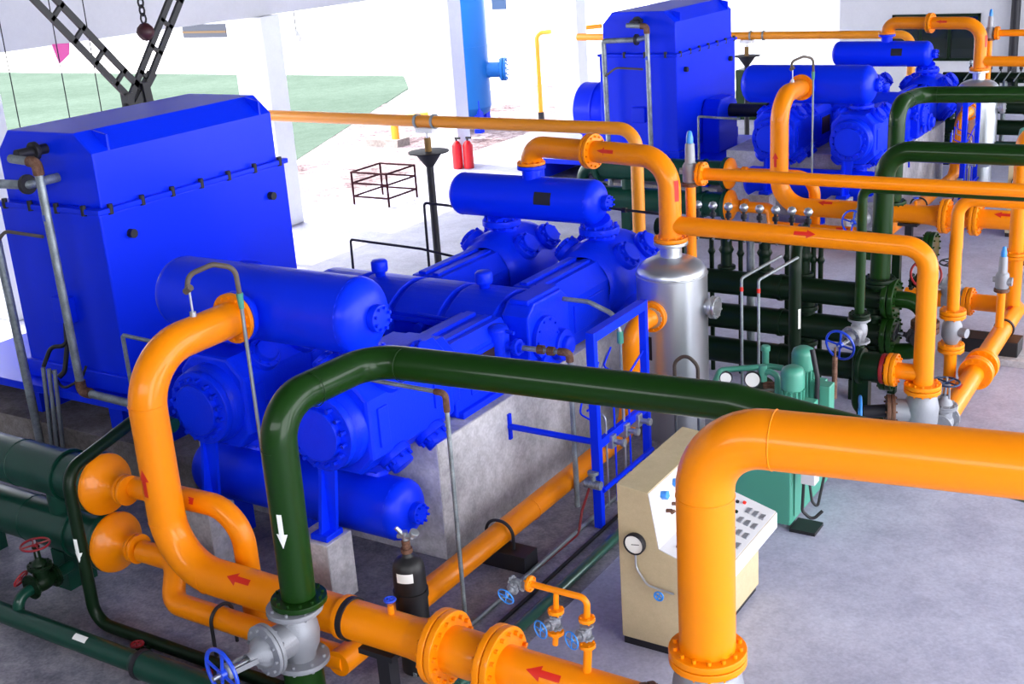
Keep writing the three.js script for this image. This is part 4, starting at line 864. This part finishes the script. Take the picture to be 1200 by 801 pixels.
// ------------------------------------------------------------------ lattice mast, hook and hangings on the open side
{
  const t = thing('lattice_hoist', 'black V-shaped lattice hoist standing behind the near motor', 'hoist');
  const b = V(-13, 3.15, -11.25);
  part(t, 'post', [bar(V(-13, 0, -11.1), V(-13, 3.2, -11.02), .14, .1), bar(V(-13, 0, -11.6), V(-13, 3.3, -11.3), .16, .12), bar(V(-13, 1.0, -11.1), V(-13, 2.9, -11.6), .08), bar(V(-13, 2.9, -11.0), V(-13, 3.4, -11.5), .1)], mBlack);
  for (const [a, c, w] of [[V(-13, 3.0, -11.32), V(-13, 5.8, -8.85), .22], [V(-13, 2.95, -11.03), V(-13, 5.8, -13.3), .17]]) {
    const d = c.clone().sub(a).normalize(), s = V(0, -d.z, d.y), g = [];
    for (const k of [-1, 1]) g.push(bar(a.clone().addScaledVector(s, k * w / 2), c.clone().addScaledVector(s, k * w / 2), .05, .08));
    const L = a.distanceTo(c); for (let q = .15; q < L; q += .4) g.push(bar(a.clone().addScaledVector(d, q).addScaledVector(s, -w / 2 - .03), a.clone().addScaledVector(d, q).addScaledVector(s, w / 2 + .03), .05));
    part(t, 'arm', g, mBlack);
  }
}
{
  const t = thing('hook_block', 'dark hook ball hanging on a chain above the near motor', 'hook');
  const p = V(-13, 3.93, -11.5);
  part(t, 'ball', [lathe([[0, -.12], [.06, -.1], [.1, -.05], [.12, 0], [.1, .06], [.05, .11], [0, .12]], p, Y, 24)], M({ color: 0x3a1018, roughness: .5 }));
  const links = []; for (let k = 0; k < 34; k++) { const g = new THREE.TorusGeometry(.045, .014, 5, 10); g.scale(1, 1.4, 1); g.rotateY(k % 2 ? 0 : Math.PI / 2); g.translate(p.x, p.y + .17 + k * .105, p.z + .002 * k); links.push(g); }
  part(t, 'chain', links, mBlack).userData.kind = 'stuff';
  part(t, 'rigging', [rod(V(p.x, 8.0, p.z + .06), V(p.x, 7.5, p.z + .06), .03, 8)], mIron);
}
for (const [z, len, l] of [[-10.2, 5.2, 'leftmost thin wire hanging before the pale beam'], [-11.0, 5.6, 'thin wire hanging before the pale beam left of the hook'], [-11.55, 5.6, 'thin wire hanging nearest left of the hook chain']]) {
  const t = thing('hanging_wire', l, 'wire'); part(t, 'wire', [rod(V(-14.2, 8, z), V(-14.2, 8 - len, z), .008, 6)], mIron);
}
{
  const t = thing('pendant_lamp', 'small white pendant lamp hanging in the open bay right of the first column', 'lamp');
  part(t, 'cord', [rod(V(-15.6, 3.72, -17.3), V(-15.6, 3.35, -17.3), .01, 6)], mIron);
  part(t, 'bulb', [lathe([[0, -.1], [.06, -.08], [.09, -.02], [.07, .06], [.03, .1], [.03, .14], [0, .14]], V(-15.6, 3.25, -17.3), Y, 20)], mWhitePaint);
}
{
  const t = thing('pink_cloth', 'bright pink cloth scrap hanging under the pale beam', 'cloth');
  part(t, 'cloth', [prismX([[-12.0, 3.45], [-11.93, 3.74], [-12.24, 3.72], [-12.2, 3.56], [-12.1, 3.5]], -15.52, -15.49, .004)], M({ color: 0xf066b0, roughness: .8 }));
}
// ------------------------------------------------------------------ things by the open side and outdoors
{
  const t = thing('pipe_rack', 'empty reddish-brown tube rack standing on the bright floor by the columns', 'rack');
  const x0 = -15.3, x1 = -14.45, z0 = -18.95, z1 = -18.05;
  for (const x of [x0, x1]) for (const z of [z0, z1]) part(t, 'leg', [rod(V(x, 0, z), V(x, .64, z), .022, 8)], mRackRed);
  for (const y of [.16, .42, .63]) { const g = []; for (const z of [z0, z1]) g.push(rod(V(x0, y, z), V(x1, y, z), .02, 8)); for (const x of [x0, x1]) g.push(rod(V(x, y, z0), V(x, y, z1), .02, 8)); part(t, 'rail_ring', g, mRackRed); }
}
for (const [x, z, l] of [[-15.28, -21.6, 'left of two red fire extinguishers at the foot of the second column'], [-15.06, -21.7, 'right of two red fire extinguishers at the foot of the second column']]) {
  const t = thing('fire_extinguisher', l, 'extinguisher');
  part(t, 'bottle', [lathe([[0, 0], [.1, 0], [.11, .02], [.11, .5], [.06, .58], [.03, .6], [0, .6]], V(x, 0, z), Y, 20)], M({ color: 0xd8121c, roughness: .35 }));
  part(t, 'valve', [rod(V(x, .58, z), V(x, .68, z), .025, 8), box(x - .03, x + .1, .64, .68, z - .02, z + .02)], mBlack);
}
{
  const t = thing('process_tower', 'tall light blue process tower standing outdoors beyond the columns', 'tower');
  const p = V(-18.2, 0, -26.3);
  part(t, 'shell', [rod(V(p.x, .55, p.z), V(p.x, 9, p.z), .66, 44), lathe([[.66, 0], [.6, -.16], [.4, -.27], [0, -.33]], V(p.x, .56, p.z), Y, 40)], mTower);
  part(t, 'weld_band', [rod(V(p.x, 2.05, p.z), V(p.x, 2.08, p.z), .668, 44)], mTower);
  for (const a of [.4, 2.0, 3.6, 5.2]) part(t, 'leg', [box(p.x + Math.cos(a) * .55 - .09, p.x + Math.cos(a) * .55 + .09, -.1, .75, p.z + Math.sin(a) * .55 - .09, p.z + Math.sin(a) * .55 + .09)], mBlue);
  part(t, 'nozzle', [rod(V(p.x + .5, 1.45, p.z - .2), V(p.x + .95, 1.45, p.z - .42), .2, 24), ...flangeG(V(p.x + .95, 1.45, p.z - .42), V(.9, 0, -.44), .3, .07, 12)], mTower);
}
{
  const t = thing('yard_pipe', 'thin yellow bent pipe standing outdoors between tower and third column', 'pipe');
  part(t, 'pipe', [tube([V(-16.5, .1, -27.2), V(-16.5, 2.28, -27.2), V(-15.4, 2.3, -28.6)], .06, .16, 16)], mYellow);
  part(t, 'foot', [rod(V(-16.5, -.12, -27.2), V(-16.5, .3, -27.2), .08, 14)], mIron);
}
{
  const t = thing('yard_pipe', 'yellow pipe elbow on a grey block in the yard behind the rack', 'pipe');
  part(t, 'pipe', [tube([V(-18.8, 0, -24), V(-18.8, .55, -24), V(-17.6, .62, -25.4)], .1, .16, 16)], mYellow);
  part(t, 'block', [box(-19.6, -18.6, -.12, .1, -24.3, -23.8)], mConcreteDark);
}
{
  const t = thing('yard_tank', 'pale tank with yellow base on the lawn behind the near motor', 'tank');
  part(t, 'body', [vesselG(V(-24.2, .45, -20.2), V(-21.6, .45, -20.8), .36)], mWhitePaint);
  part(t, 'base', [box(-24.3, -23.3, -.1, .25, -20.4, -19.9)], mYellow);
}
{
  const t = thing('green_cabinet', 'green metal cabinet behind the funnel-topped post of the far set', 'cabinet');
  part(t, 'body', [box(-11.75, -10.9, 0, 1.2, -29.2, -28.6, .02)], mGreen); part(t, 'door', [box(-11.65, -11.0, .1, 1.1, -28.61, -28.58, .01)], mGreen);
}
{
  const t = thing('distant_building', 'long white building with dark blue window at the far side of the yard', 'building');
  part(t, 'wall', [box(-74, -27, -.12, 6, -48, -45)], mWall);
  const w = part(t, 'window', [box(-48.1, -45.1, .5, 1.15, -45.02, -44.95)], M({ color: 0x141c30, roughness: .3 }));
  part(w, 'window_bar', [box(-48.1, -45.1, .72, .82, -44.97, -44.92)], M({ color: 0x4a3416, roughness: .6 }));
  part(t, 'window', [box(-29.4, -28.7, 1.5, 3.0, -45.02, -44.95)], M({ color: 0x0c2c52, roughness: .3 }));
}

// ------------------------------------------------------------------ finish
for (const o of all) settle(o);
for (const [o, label, dx, dy, dz] of unit) dup(o, label, .15 + dx, dy, -12.3 + dz);
scene.traverse((o) => { if (o.isMesh) o.castShadow = o.receiveShadow = true; });
renderer.render(scene, camera);
